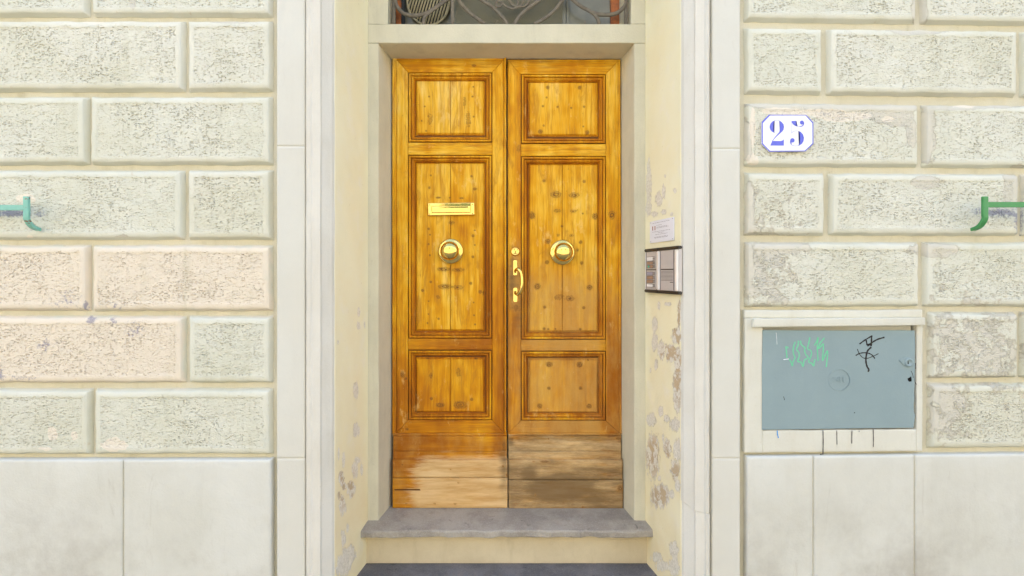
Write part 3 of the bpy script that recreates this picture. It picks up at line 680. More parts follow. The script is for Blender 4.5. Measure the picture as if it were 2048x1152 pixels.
# ------------------------------------------------------------------ stone door surround: pilasters, mouldings, plaster reveals
sur = empty('door_surround', (0, 2.34, 0)); tag(sur, 'pale stone doorway surround with flat pilasters and peeling yellow plaster reveals', 'door surround')
for x0, x1, j1, j2, s in ((553.5, 610, 296, 912, 0), (1424, 1480.3, 301, 912, 1)):
    for (a, b) in ((-330, j1 - .2), (j1 + .2, j2 - .2), (j2 + .2, 1240)):
        c = Q(x0, x1, a, b, YB)
        if b == 1240: c[2].z = c[3].z = 0
        c = [Vector((XX(x0 if k in (0, 3) else x1, 2.333), YB, q.z)) for k, q in enumerate(c)]
        relief('pilaster_block', c, M['pil'], sur, [(0, 0), (.0006, .030), (.002, .032), (.01, .032)], .05, amp=.0008, nsc=3, wob=.0003, seed=int(a) + 400 + s)
for x0, x1 in ((554.5, 609), (1425, 1479.3)): box('joint_filler', M['pil'], (XX(x0, 2.335), 2.3352, 0), (XX(x1, 2.335), 2.36, 3.62), sur)
# left moulding and right moulding (the right one is broken across near the foot)
def pt(L): return [(XX(x, y), y) for x, y in L]
ML = pt([(669.5, 2.366), (664, 2.352), (643, 2.322), (641.5, 2.312), (640, 2.310), (625, 2.310), (623.5, 2.313), (620.5, 2.328), (617, 2.331), (614, 2.3345), (612, 2.3345), (611.6, 2.352), (610.3, 2.36), (608, 2.42), (667, 2.42)])
MR = pt([(1362, 2.366), (1367, 2.352), (1388, 2.322), (1389.5, 2.312), (1391, 2.310), (1407, 2.310), (1408.5, 2.313), (1411, 2.328), (1414.5, 2.331), (1416.5, 2.3345), (1418.5, 2.3345), (1419, 2.352), (1423.7, 2.36), (1426, 2.42), (1364, 2.42)])
ztop = 3.62
prism('moulding', M['mould'], ML, 0, ztop, sur, wob=.0012, nseg=90, seed=3)
zb = ZZ(1022, 2.33); zu = ZZ(1006, 2.33)
up = prism('moulding', M['mould'], MR, 0, 1, sur, wob=0, nseg=1); bpy.data.objects.remove(up)
def cut_mould(z0, z1, at_top, dz, seed, shift=0):
    o = prism('moulding', M['mould'], [(a + shift, b) for a, b in MR], z0, z1, sur, wob=.0013, nseg=max(6, int((z1 - z0) * 26)), seed=seed)
    n = len(MR)
    for k in range(n):   # a sloping broken end
        i = (len(o.data.vertices) - n + k) if at_top else k
        f = (MR[k][0] - MR[0][0]) / (MR[9][0] - MR[0][0])
        o.data.vertices[i].co.z += dz * min(1, max(0, f)) + float(vn(k * .9, 1, 8)) * .006
    return o
prism('joint_filler', M['mould'], [(a + (.0012 if k < 9 else 0), b + .004) for k, (a, b) in enumerate(MR)], 0, ztop, sur)
cut_mould(ZZ(1008, 2.33), ztop, False, -.045, 11)
cut_mould(0, ZZ(1010, 2.33), True, -.048, 17, .0025)
# plaster reveals, splayed
LB, LF = Vector((XX(736, YJ), YJ, 0)), Vector((XX(669.8, YF), YF, 0))
RB, RF = Vector((XX(1290.5, YJ), YJ, 0)), Vector((XX(1361.8, YF), YF, 0))
def reveal(a, b, nrm, sd):   # a at the left edge of the picture, b at the right
    up_ = Vector((0, 0, ztop))
    return relief('plaster_reveal', [a + up_, b + up_, b, a], M['yellow'], sur, [(0, 0), (.004, .0)], .0075, nrm=nrm, amp=.0030, nsc=3, fields=f_peel, seed=sd, skirt=.03)
nl = (LB - LF).cross(Vector((0, 0, 1))).normalized(); nl = nl if nl.x > 0 else -nl
nr = (RB - RF).cross(Vector((0, 0, 1))).normalized(); nr = nr if nr.x < 0 else -nr
reveal(LF, LB, nl, 21); reveal(RB, RF, nr, 33)
box('reveal_soffit', M['yellow'], (-.80, YF + .004, ztop - .2), (.80, 3.0, ztop), sur)

# ------------------------------------------------------------------ grey inner frame: jambs and lintel
fr = empty('stone_door_frame', (0, YJ, ZZ(1041, YJ))); tag(fr, 'grey-olive cement frame of jambs and lintel around the wooden door', 'door frame')
def jamb(x0, x1, xd, ztop_, zbot, name='jamb', yd=2.905, sd=0):
    L = [(XX(x0, YJ), YJ), (XX(x1, YJ), YJ), (XX(xd, YD), yd), (XX(xd, YD), 2.99), (XX(x0, YJ) + (-.12 if x0 < VX else .12), 2.99), (XX(x0, YJ) + (-.12 if x0 < VX else .12), YJ + .01), (XX(x0, YJ) + (-.004 if x0 < VX else .004), YJ + .001)]
    return bevmod(prism(name, M['jamb'], L, zbot, ztop_, fr, wob=.0012, nseg=40, seed=sd), .004)
ZL0, ZL1 = ZZ(86.5, YJ), ZZ(48.5, YJ)
jamb(736, 757, 783.3, ZL0 - .0006, .25, sd=5); jamb(1290.5, 1268.5, 1241.5, ZL0 - .0006, .25, sd=7)
jamb(736, 776, 785, 3.5, ZL1 + .0006, 'upper_jamb', sd=9); jamb(1290.5, 1262, 1256, 3.5, ZL1 + .0006, 'upper_jamb', sd=12)
lt = prism('lintel', M['jamb'], [(YJ - .003, ZL0), (YJ - .003, ZL1), (2.99, ZL1 + .012), (2.99, ZZ(118, YD) + .0), (YD, ZZ(117.5, YD))], XX(735.6, YJ), XX(1291, YJ), fr, 'x', wob=.0012, nseg=30); bevmod(lt, .004)

# ------------------------------------------------------------------ steps
th = empty('threshold_step', (0, 2.7, .136)); tag(th, 'grey worn stone doorstep slab on a sandy cement riser below the door', 'step')
zn = ZZ(1062, 2.635); znb = ZZ(1075.5, 2.635)
sec = [(2.95, .347), (2.85, .343), (2.72, .337), (2.64, zn + .002), (2.6355, zn - .001), (2.633, zn - .006), (2.635, znb + .003), (2.639, znb), (2.95, znb)]
nseg = 80; V = []; Fc = []
for i in range(nseg + 1):
    f = i / nseg
    for k, (y, z) in enumerate(sec):
        xl = XX(722, 2.635) + (y - 2.635) * .10 if y < YJ + .002 else XX(722, 2.635) + .2 * 0
        a = XX(721.5, 2.635); b = XX(1308.5, 2.635)
        if y > 2.65: a = -.705; b = .712
        chip = float(vn(f * 60, k * .8, 3)) * .0025 + (float(vn(f * 23, 2, 6)) * .003 if 2 < k < 8 else 0)
        V.append((a + (b - a) * f, y + (chip if 2 < k < 8 else 0), z + (chip * .6 if 1 < k < 8 else 0)))
n = len(sec)
for i in range(nseg):
    for k in range(n): Fc.append([i * n + k, i * n + (k + 1) % n, (i + 1) * n + (k + 1) % n, (i + 1) * n + k])
Fc += [list(range(n))[::-1], [nseg * n + k for k in range(n)]]
me = mesh('slab', V, Fc); bm = bmesh.new(); bm.from_mesh(me); bmesh.ops.recalc_face_normals(bm, faces=bm.faces); bm.to_mesh(me); bm.free(); ob('slab', me, M['step'], th)
relief('riser', [Vector((-.72, 2.70, znb + .002)), Vector((.72, 2.70, znb + .002)), Vector((.72, 2.70, .13)), Vector((-.72, 2.70, .13))], M['riser'], th, [(0, 0), (.003, .001)], .02, amp=.003, nsc=3, seed=4)
ls = relief('lower_step', [Vector((-.78, 2.71, .136)), Vector((.78, 2.71, .136)), Vector((.78, 2.20, .130)), Vector((-.78, 2.20, .130))], M['step_dark'], None, [(0, -.004), (.006, 0)], .03, nrm=(0, 0, 1), amp=.003, nsc=2, seed=8, skirt=.13)
tag(ls, 'dark grey bottom step at the foot of the doorway', 'step')

# ------------------------------------------------------------------ wooden door leaves
MOULD = [(0, 0, .2), (.0008, .0060, .8), (.0030, .0060, .8), (.0040, -.0035, 0), (.0070, -.0055, 0), (.0120, -.005, 0), (.0145, .0015, .1), (.0160, .0075, .45), (.0182, .0075, .45), (.0200, .0030, .1), (.0250, .0040, 0), (.0305, .0120, 0), (.0342, .0160, .3), (.0358, .0240, 1), (.0420, .0245, 1)]  # third value darkens grooves: dirt with shade put into the colour
YK1, YK2 = YD - .012, YD - .030
def wood(name, x0, x1, y0, y1, Y, parent, mat='wood_v', res=.02, c=None, prof=((0, 0), (.0012, .0015), (.003, .002)), seed=0, sk=.02, lab=None, amp=.0004, cracks=None):
    o = relief(name, c or Q(x0, x1, y0, y1, Y), M[mat], parent, prof, res, amp=amp, nsc=2, fields=f_wood, seed=seed, skirt=sk, wob=.0005)
    if cracks:
        P = np.empty(len(o.data.vertices) * 3, np.float32); o.data.vertices.foreach_get('co', P); P = P.reshape(-1, 3); px, py = proj(P)
        v = np.zeros(len(px))
        for (a, b, c1, d1, wdt) in cracks: 
            inx = sm(a - 2, a, px) * sm(b + 2, b, px) * sm(c1 - 2, c1, py) * sm(d1 + 2, d1, py); v = np.maximum(v, inx)
        o.data.attributes['crack'].data.foreach_set('value', v.astype(np.float32))
    if lab: o['label'] = lab
    return o
PANEL = lambda x0, x1, y0, y1: (x0, x1, y0, y1)
def leaf(side):
    L = side == 'L'
    root = empty('wooden_door_leaf', W(900 if L else 1128, 1016, YD))
    tag(root, ('left honey varnished pine door leaf with brass letter slot' if L else 'right pine door leaf with brass pull handle, tan and scuffed lower down'), 'door')
    if L: xo0, xo1, xi0, xi1, xm0, xm1, top = 784.5, 1007.8, 793.5, 1007.5, 816.5, 984.3, 116.2; ys = [(145.5, 284.8), (310.3, 676.8), (700, 840)]; botj = 866
    else: xo0, xo1, xi0, xi1, xm0, xm1, top = 1015.6, 1240.6, 1018, 1236, 1042, 1211.6, 119.3; ys = [(148.6, 287.6), (312.6, 679), (702, 840.7)]; botj = 866
    xoB = xo1 + (0 if L else 4.5); kb = .4
    # backing board that closes the leaf
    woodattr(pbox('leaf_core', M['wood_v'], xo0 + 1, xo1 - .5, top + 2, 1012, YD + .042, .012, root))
    # outer rebate strips
    if L:
        wood('edge_strip', xo0, 793, top, 868, YD - .001, root, seed=2, prof=((0, 0), (.002, .003), (.006, .0032), (.009, .001)))
        wood('meeting_bead', 1008.2, 1012.6, top - 1, 870, YD - .012, root, seed=3, prof=((0, 0), (.003, .004), (.005, .005)), sk=.03)
        wood('top_bead', 793, 1008, top, 119.8, YD - .001, root, 'wood_h', seed=4)
    else:
        wood('edge_strip', 1236.6, 1240.8, top, 868, YD - .001, root, seed=2, c=[W(1236.2, top, YD - .001), W(1240.6, top, YD - .001), W(1243.8, 868, YD - .001), W(1238.5, 868, YD - .001)], prof=((0, 0), (.002, .003), (.005, .0032)))
        wood('edge_strip', 1015.6, 1017.6, top, 870, YD - .001, root, seed=3, prof=((0, 0), (.0015, .003), (.004, .0035)))
        wood('top_bead', 1017.6, 1236, top, 122.5, YD - .001, root, 'wood_h', seed=4)
    a0, a1 = (793.4, 1007.8) if L else (1017.8, 1236)
    t0 = 120.2 if L else 122.9; b1 = 865.5
    b0x, b1x = (a0 + .8, a1) if L else (a0, a1 + 2.3)
    e = .35
    # mitred stiles and rails
    wood('stile', 0, 0, 0, 0, YD, root, res=.009, c=[W(a0, t0, YD), W(xm0 - e, ys[0][0] - e, YD), W(xm0 - e, ys[2][1] + e, YD), W(b0x, b1, YD)], seed=11)
    wood('stile', 0, 0, 0, 0, YD, root, res=.009, c=[W(xm1 + e, ys[0][0] - e, YD), W(a1, t0, YD), W(b1x, b1, YD), W(xm1 + e, ys[2][1] + e, YD)], seed=12)
    wood('rail', 0, 0, 0, 0, YD, root, 'wood_h', .009, c=[W(a0 + e, t0 - .2, YD), W(a1 - e, t0 - .2, YD), W(xm1, ys[0][0] - e, YD), W(xm0, ys[0][0] - e, YD)], seed=13)
    wood('rail', 0, 0, 0, 0, YD, root, 'wood_h', .009, c=[W(xm0, ys[2][1] + e, YD), W(xm1, ys[2][1] + e, YD), W(b1x - e, b1 + .2, YD), W(b0x + e, b1 + .2, YD)], seed=14)
    wood('rail', xm0, xm1, ys[0][1] + .5, ys[1][0] - .5, YD, root, 'wood_h', .012, seed=15)
    wood('rail', xm0, xm1, ys[1][1] + .5, ys[2][0] - .5, YD, root, 'wood_h', .012, seed=16)
    for i, (y0, y1) in enumerate(ys):
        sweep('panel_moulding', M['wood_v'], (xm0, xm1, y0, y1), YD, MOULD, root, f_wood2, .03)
        Yp = YD + .030; k = 14.6
        px0, px1, py0, py1 = xm0 + k, xm1 - k, y0 + k, y1 - k
        pan = pbox('panel', M['wood_v'], px0 - .6, px1 + .6, py0 - .6, py1 + .6, Yp, .006, root); woodattr(pan)
        split = None
        if L: split = 901.3
        elif i == 1: split = 1124.3
        PF = ((0, 0), (.0015, .002), (.007, .0055), (.009, .0070))
        fx0, fx1, fy0, fy1 = px0 + .8, px1 - .8, py0 + .8, py1 - .8
        if split:
            PFL = PF; 
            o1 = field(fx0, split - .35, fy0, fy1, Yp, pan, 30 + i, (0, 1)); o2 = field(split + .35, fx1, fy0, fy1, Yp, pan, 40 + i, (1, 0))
        else: field(fx0, fx1, fy0, fy1, Yp, pan, 50 + i, (0, 0))
    # bead below the frame, two kick boards, the proud bottom board
    x0, x1 = (786, 1014) if L else (1016.6, 1242.5)
    wood('bottom_bead', x0, x1, 866.3, 872, YD - .006, root, 'wood_h', seed=60, prof=((0, 0), (.002, .004), (.006, .005), (.010, .003)), sk=.02)
    wood('kick_board', x0 + .3, x1, 872.6, 902, YK1, root, 'wood_h', .009, seed=61, lab='worn upper kick board')
    wood('kick_board', x0 + .3, x1, 902.6, 918.6, YK1 - .001, root, 'wood_h', .009, seed=62)
    if L:
        wood('kick_board', 785, 1015.3, 919.2, 955.2, YK2, root, 'wood_h', .009, seed=63, sk=.03, prof=((0, 0), (.003, .004), (.006, .005)), lab='bleached bare kick board')
        wood('kick_board', 785, 1015.6, 955.9, 1015.5, YK2, root, 'wood_h', .009, seed=64, sk=.03, prof=((0, 0), (.001, .004), (.006, .005)), lab='bleached bare bottom board', cracks=[(788, 840, 979.3, 979.9, 1)])
    else:
        wood('kick_board', 1017, 1245.3, 919.6, 959.4, YK2, root, 'wood_h', .009, seed=65, sk=.03, prof=((0, 0), (.003, .004), (.006, .005)), lab='scuffed bare kick board')
        wood('kick_board', 1017, 1246, 960.1, 1017, YK2, root, 'wood_h', .009, seed=66, sk=.03, prof=((0, 0), (.001, .004), (.006, .005)), lab='dark stained bottom board')
    return root
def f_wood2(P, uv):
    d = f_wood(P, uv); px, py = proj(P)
    # darker varnish, with shade painted into the hollow of the mouldings
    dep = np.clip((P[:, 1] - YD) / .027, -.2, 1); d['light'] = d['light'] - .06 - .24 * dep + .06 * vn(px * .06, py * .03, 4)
    d['grime'] = np.maximum(d['grime'], -.6 + .5 * sm(.4, .8, dep) + .9 * sm(.92, 1, dep)); d['dull'] = np.minimum(d['dull'], .05); return d  # grime mask also paints shade into the deepest steps of the profile
def field(x0, x1, y0, y1, Y, pan, seed, flat):
    """raised panel board; its edge against a neighbour board has only a fine joint"""
    c = Q(x0, x1, y0, y1, Y); c = [np.array(q) for q in c]
    X0, X1, Z0, Z1 = c[0][0], c[1][0], c[2][2], c[0][2]; st = .0036
    def ln(L, f0, f1):
        a = [0, .0015, .0070, .0085] if not f0 else [0, .0009]
        b = [0, .0015, .0070, .0085] if not f1 else [0, .0009]
        k = int((L - a[-1] - b[-1]) / st); return np.array(a + list(np.linspace(a[-1], L - b[-1], k + 1))[1:-1] + [L - t for t in reversed(b)])
    wd, hd = X1 - X0, Z1 - Z0; U, V_ = ln(wd, flat[0], flat[1]), ln(hd, 0, 0)
    u, v = np.meshgrid(U, V_); u = u.ravel(); v = v.ravel()
    big = 1.0
    tl = u if not flat[0] else np.full_like(u, big); tr = wd - u if not flat[1] else np.full_like(u, big)
    t = np.minimum(np.minimum(tl, tr), np.minimum(v, hd - v)); d = np.interp(t, [0, .0015, .0070, .0085], [0, .0015, .0055, .0075])
    if flat[0]: d = np.where(u < .0004, d - .006, d)
    if flat[1]: d = np.where(wd - u < .0004, d - .006, d)
    d = d + .0005 * vn(u * 30 + seed, v * 9, seed)
    P = np.stack([X0 + u, Y - d, Z1 - v], 1); nu, nv = len(U), len(V_)
    idx = np.arange(nu * nv).reshape(nv, nu); q = np.stack([idx[:-1, :-1], idx[1:, :-1], idx[1:, 1:], idx[:-1, 1:]], -1).reshape(-1, 4)
    me = mesh('plank', P, q.tolist()); me.polygons.foreach_set('use_smooth', [True] * len(me.polygons))
    A = f_wood(P, None); A['light'] = A['light'] + .07
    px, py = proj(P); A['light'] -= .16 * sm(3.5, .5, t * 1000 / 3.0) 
    for k, a in A.items(): me.attributes.new(k, 'FLOAT', 'POINT').data.foreach_set('value', np.asarray(a, np.float32))
    return ob('plank', me, M['wood_v'], pan)
dl = leaf('L'); dr = leaf('R')
# brass furniture
KP = [(.066, 0), (.066, .004), (.064, .0065), (.058, .0085), (.050, .0095), (.044, .013), (.037, .015), (.030, .018), (.0265, .024), (.0265, .034), (.032, .042), (.042, .046), (.047, .050), (.0485, .056), (.0475, .062), (.0445, .066), (.0435, .067), (.041, .071), (.035, .076), (.027, .0795), (.018, .0815), (.009, .0823), (.0008, .0825)]
for cx, cy, root in ((901.4, 502.6, dl), (1125, 505, dr)):
    ko = lathe('door_knob', M['brass'], cx, cy, YD + .015, KP, root, 48)
ms = relief('letter_slot', [W(855.5, 406, YD + .008), W(948.8, 405, YD + .008), W(949.2, 430, YD + .008), W(856, 431.5, YD + .008)], M['brass'], dl, [(0, 0), (.001, .0015), (.004, .002)], .02, skirt=.012)
relief('flap', [W(863, 412, YD + .005), W(941, 411, YD + .005), W(941.5, 425.2, YD + .005), W(863.4, 426.2, YD + .005)], M['brass'], ms, [(0, 0), (.0015, .0025), (.004, .003)], .01, skirt=.003)
for x, y in ((859, 409.8), (945, 408.7), (859.3, 428), (945.2, 427)): lathe('screw', M['screw'], x, y, YD + .005, [(.0028, 0), (.0026, .0012), (.0012, .0016)], ms, 10)
lk = lathe('lock_cylinder', M['brass'], 1030.6, 503, YD - .001, [(.0245, 0), (.0245, .004), (.021, .010), (.0165, .0125), (.0155, .0105), (.0145, .0108)], dr, 32)
poly('keyhole', M['hole'], [(1030.0, 507), (1031.3, 507), (1031.2, 503.2), (1031.6, 502), (1030.6, 500.8), (1029.7, 502), (1030.1, 503.2)], YD - .0126, lk)
ph = empty('pull_handle', W(1031, 560, YD)); ph.parent = dr; ph.matrix_parent_inverse = Matrix.Translation(-dr.location)
pbox('back_plate', M['brass'], 1026.6, 1034.2, 520.5, 550.5, YD - .011, .010, ph, .003)
pbox('back_plate', M['brass'], 1026.8, 1034.6, 575.5, 604, YD - .011, .010, ph, .003)
gp = crom([W(1030.5, 544, YD - .010), W(1031, 541, YD - .030), W(1035, 538, YD - .050), W(1040, 541.5, YD - .058), W(1043.3, 551, YD - .060), W(1044.4, 563, YD - .060), W(1043, 577, YD - .058), W(1039, 586, YD - .052), W(1034, 588.5, YD - .042), W(1031, 586, YD - .025), W(1030.7, 583, YD - .010)], 6)
ob('grip', mesh('grip', *tube(gp, .0082, .0072, 12, taper=lambda f: .8 + .35 * math.sin(math.pi * f))), M['brass'], ph, True)

# ------------------------------------------------------------------ fanlight with iron grille
fl = empty('fanlight_window', (0, 2.86, ZL1)); tag(fl, 'dusty fanlight window with brown wooden frame over the lintel', 'window')
YG = 2.865; ZT = 3.48
def vbar(name, mat, x0, x1, Y, th_, parent, z0=ZL1 - .004 + .02): return box(name, mat, (XX(x0, Y), Y, ZL1 + .006), (XX(x1, Y), Y + th_, ZT), parent, .001)
vbar('frame', M['fwood'], 791.5, 801.5, YG - .015, .03, fl); vbar('frame', M['fwood'], 1222, 1238.5, YG - .015, .03, fl)
vbar('gap_strip', M['fdark'], 801.7, 809, YG, .02, fl); vbar('side_board', M['jamb'], 1238.7, 1256, YG - .004, .02, fl)
vbar('mullion', M['glass'], 1133.5, 1137.5, YG - .006, .02, fl)
vbar('glass_pane', M['glass'], 902, 1133, YG + .008, .005, fl); vbar('glass_pane', M['glass'], 1137.8, 1222, YG + .008, .005, fl)
vbar('back_panel', M['glass'], 809.2, 901.6, YG + .055, .01, fl)
# fine wire mesh in the middle pane
V = []; Fc = []
for s in (1, -1):
    for k in range(-62, 120):
        a = W(950 + k * 2.6, 47, YG + .004); b = a + Vector((s * .3, 0, .3)) 
        x0_, x1_ = XX(912, YG), XX(1125, YG)
        pa, pb = a.copy(), b.copy(); d_ = (pb - pa)
        t0_, t1_ = 0, 1
        ta, tb = (x0_ - pa.x) / d_.x, (x1_ - pa.x) / d_.x
        t0_, t1_ = max(t0_, min(ta, tb)), min(t1_, max(ta, tb))
        if t1_ <= t0_: continue
        v, f = tube([pa + d_ * t0_, pa + d_ * t1_], .0011, .0011, 3); b0 = len(V); V += v; Fc += [[i + b0 for i in q] for q in f]
o = ob('wire_mesh', mesh('wire_mesh', V, Fc), M['mesh'], fl); o['kind'] = 'stuff'
vc = empty('slatted_disc', W(857, 40, YG + .04)); tag(vc, 'round beige slatted disc behind the left end of the fanlight', 'vent cover')
YV = YG + .03; C0 = W(857, 2, YV); rx, rz = .112, .128
for k in range(-11, 12):
    off_ = k * .0150; d_ = Vector((.29, 0, 1)).normalized(); pr_ = Vector((d_.z, 0, -d_.x)); base = C0 + pr_ * off_
    A = (d_.x / rx) ** 2 + (d_.z / rz) ** 2; o_ = pr_ * off_; B = 2 * (o_.x * d_.x / rx ** 2 + o_.z * d_.z / rz ** 2); Cc = (o_.x / rx) ** 2 + (o_.z / rz) ** 2 - 1; D = B * B - 4 * A * Cc
    if D <= 0: continue
    t0_, t1_ = (-B - math.sqrt(D)) / 2 / A, (-B + math.sqrt(D)) / 2 / A
    ob('slat', mesh('slat', *tube([base + d_ * t0_, base + d_ * t1_], .0048, .004, 8)), M['cane'], vc, True)
rg = [C0 + Vector((math.cos(a) * rx, 0, math.sin(a) * rz)) for a in np.linspace(0, 2 * math.pi, 49)]
ob('rim', mesh('rim', *tube(rg, .006, .006, 8)), M['cane'], vc, True)
ob('backing', mesh('backing', [p + Vector((0, .007, 0)) for p in rg[:-1]], [list(range(48))]), M['fdark'], vc)
gr = empty('iron_grille', (0, 2.80, ZL1)); tag(gr, 'scrolled wrought iron grille in front of the fanlight glass', 'window grille')
YI = 2.80
def iz(L): return [W(740 + x / 3.593, y / 3.593, YI) for x, y in L]
def ext(L, side):  # let each bar run on above the picture in the same sweep
    return L
SC = [([(172, -260), (170, -120), (180, 0), (200, 55), (245, 98), (310, 112), (390, 100), (455, 66), (520, 20), (620, -60), (720, -160)], .0105),
      ([(385, 178), (388, 130), (415, 100), (455, 70)], .009), ([(560, -120), (600, -60), (640, 5), (685, 62), (745, 115), (825, 172)], .0095), ([(700, -80), (800, 0), (875, 45), (930, 98), (965, 140), (990, 178)], .0095),
      ([(1320, -90), (1225, -5), (1150, 48), (1090, 100), (1055, 145), (1038, 178)], .0095), ([(1440, -90), (1385, 0), (1330, 68), (1262, 128), (1180, 174)], .0095), ([(1330, -120), (1455, -4), (1520, 48), (1598, 92), (1635, 135), (1648, 178)], .0095),
      ([(1590, 88), (1640, 103), (1700, 106), (1765, 98), (1815, 62), (1842, 5), (1850, -120)], .0105),
      ([(950, 22), (925, 10), (905, 22), (912, 48), (935, 46), (955, 28), (985, 50), (1030, 62), (1075, 45), (1110, 46), (1140, 15), (1150, -30)], .0065), ([(985, -30), (1000, 5), (1030, 40), (1058, 38), (1062, 0), (1040, -40)], .0065), ([(1085, 40), (1105, 0), (1120, -40)], .0055),
      ([(890, 178), (905, 150), (925, 160)], .002), ([(1540, 178), (1546, 148), (1552, 172)], .002)]
for L, r_ in SC: ob('scroll', mesh('scroll', *tube(crom(iz(L), 7), r_, r_ * .75, 8)), M['iron'], gr, True)
for x0, x1 in ((785.2, 791), (901.5, 908.3), (1249, 1255.5)): box('bar', M['iron'], (XX(x0, YI), YI - .005, ZL1 - .004), (XX(x1, YI), YI + .010, ZT), gr, .002)

# ------------------------------------------------------------------ house number
npl = empty('house_number_plate', W(1575, 303, 2.33)); tag(npl, 'white enamel house number plate with blue 25 and blue border', 'number plate')
YN = yr(1575, 2.335) - .008
def nz_(x, y): return (1515 + x / 13.09, 222 + y / 13.09)
OUT = [(300, 95), (1270, 100), (1350, 180), (1462, 300), (1465, 855), (1255, 1055), (310, 1065), (108, 860), (108, 290)]
INN = [(330, 118), (1255, 116), (1325, 190), (1438, 318), (1440, 845), (1245, 1035), (325, 1040), (140, 845), (140, 318)]
poly('plate', M['enamel'], [nz_(*p) for p in OUT], YN, npl, .006)
bm = bmesh.new(); A = [bm.verts.new(W(*nz_(*p), YN - .0006)) for p in OUT]; B = [bm.verts.new(W(*nz_(*p), YN - .0006)) for p in INN]
for i in range(9): bm.faces.new((A[i], A[(i + 1) % 9], B[(i + 1) % 9], B[i]))
me = bpy.data.meshes.new('border'); bm.to_mesh(me); bm.free(); ob('border', me, M['eblue'], npl)
def num(shapes, hair):
    bm = bmesh.new()
    for s in shapes: bm.faces.new([bm.verts.new(W(*nz_(*p), YN - .0007)) for p in s])
    bmesh.ops.triangulate(bm, faces=bm.faces[:]); bmesh.ops.recalc_face_normals(bm, faces=bm.faces)
    me = bpy.data.meshes.new('numeral'); bm.to_mesh(me)
    V = [v.co.copy() for v in bm.verts]; bm.verts.index_update(); Fc = [[v.index for v in f.verts] for f in bm.faces]; bm.free()
    hv, hf = join([ribbon([nz_(*p) for p in h], wd, YN - .0008) for h, wd in hair]); V2, F2 = join([(V, Fc), (hv, hf)])
    return ob('numeral', mesh('numeral', V2, F2), M['eblue'], npl)
def cir(cx, cy, r, k=16): return [(cx + r * math.cos(a), cy + r * math.sin(a)) for a in np.linspace(0, 2 * math.pi, k, endpoint=False)]
num([[(450, 250), (400, 265), (350, 315), (322, 380), (318, 440), (340, 500), (385, 545), (440, 572), (425, 540), (418, 480), (415, 400), (422, 310)],
     [(570, 248), (630, 285), (680, 345), (695, 420), (680, 490), (640, 545), (560, 615), (480, 690), (395, 785), (380, 783), (460, 680), (530, 600), (568, 555), (580, 500), (583, 400), (580, 300)],
     [(385, 785), (620, 785), (665, 765), (690, 740), (690, 905), (335, 905)]], [([(445, 252), (505, 240), (572, 250)], .5), ([(438, 570), (500, 580)], .5)])
num([[(890, 262), (1020, 258), (1005, 290), (1010, 350), (1050, 408), (990, 390), (930, 350), (897, 300)], cir(1162, 302, 52),
     [(1210, 290), (1222, 310), (1220, 350), (1190, 395), (1140, 417), (1090, 415), (1050, 408), (1100, 404), (1160, 388), (1190, 350), (1195, 325)],
     [(1070, 522), (1130, 545), (1190, 610), (1218, 700), (1205, 790), (1160, 860), (1100, 900), (1045, 912), (1085, 880), (1105, 840), (1112, 750), (1108, 640), (1100, 560)], cir(915, 768, 58),
     [(857, 770), (852, 810), (862, 850), (895, 890), (888, 850), (890, 820)]],
    [([(893, 262), (894, 400), (893, 580)], .35), ([(890, 582), (930, 542), (1000, 520), (1075, 525)], .5), ([(885, 870), (910, 898), (970, 914), (1050, 912)], .55)])

# ------------------------------------------------------------------ painted iron wall bars
def bracket(xf, xw, xb, ybar, mat, label, sgn):
    r = empty('wall_bar', W(xb, ybar, 2.33)); tag(r, label, 'iron bar', None)
    Yb = 2.272
    pts = crom([W(xf, 393, Yb) + Vector((0, 0, 0)), W(xf, 415, Yb), W(xf, 430, Yb), W(xf, 437, Yb + .002), Vector((XX(xf, Yb), Yb + .010, ZZ(445, Yb))), Vector((XX(xf, Yb), Yb + .028, ZZ(452.5, Yb))), Vector((XX(xf, Yb), Yb + .060, ZZ(457, Yb)))], 6)
    hw, ht = .0105, .0070
    V = []; Fc = []
    for i, p in enumerate(pts):
        t = (pts[min(i + 1, len(pts) - 1)] - pts[max(i - 1, 0)]).normalized(); n_ = Vector((1, 0, 0)).cross(t).normalized()
        for a, b in ((-1, -1), (1, -1), (1, 1), (-1, 1)): V.append(p + Vector((hw * a, 0, 0)) + n_ * ht * b)
    for i in range(len(pts) - 1):
        for j in range(4): Fc.append([i * 4 + j, i * 4 + (j + 1) % 4, (i + 1) * 4 + (j + 1) % 4, (i + 1) * 4 + j])
    Fc += [[3, 2, 1, 0], [(len(pts) - 1) * 4 + j for j in range(4)]]
    me = mesh('hook', V, Fc); bm = bmesh.new(); bm.from_mesh(me); bmesh.ops.recalc_face_normals(bm, faces=bm.faces); bm.to_mesh(me); bm.free()
    h = ob('hook', me, mat, r); bevmod(h, .0025)
    X0, X1 = XX(xf, Yb) + sgn * (hw - .002), XX(xf, Yb) + sgn * 1.15
    box('bar', mat, (min(X0, X1), Yb + .002, ZZ(ybar + 5.3, Yb)), (max(X0, X1), Yb + .012, ZZ(ybar - 5.3, Yb)), r, .0015)
    h2 = h.copy(); COL.objects.link(h2); h2.parent = r; h2.location.x += sgn * (1.15 + hw - .002)
bracket(53.5, 70, 20, 415, M['turq'], 'turquoise iron bar with curved hook end and rust, on the peach and cream wall', -1)
bracket(1969.5, 1955, 2010, 409, M['green'], 'grass green iron bar with curved hook end, right of the number plate', 1)

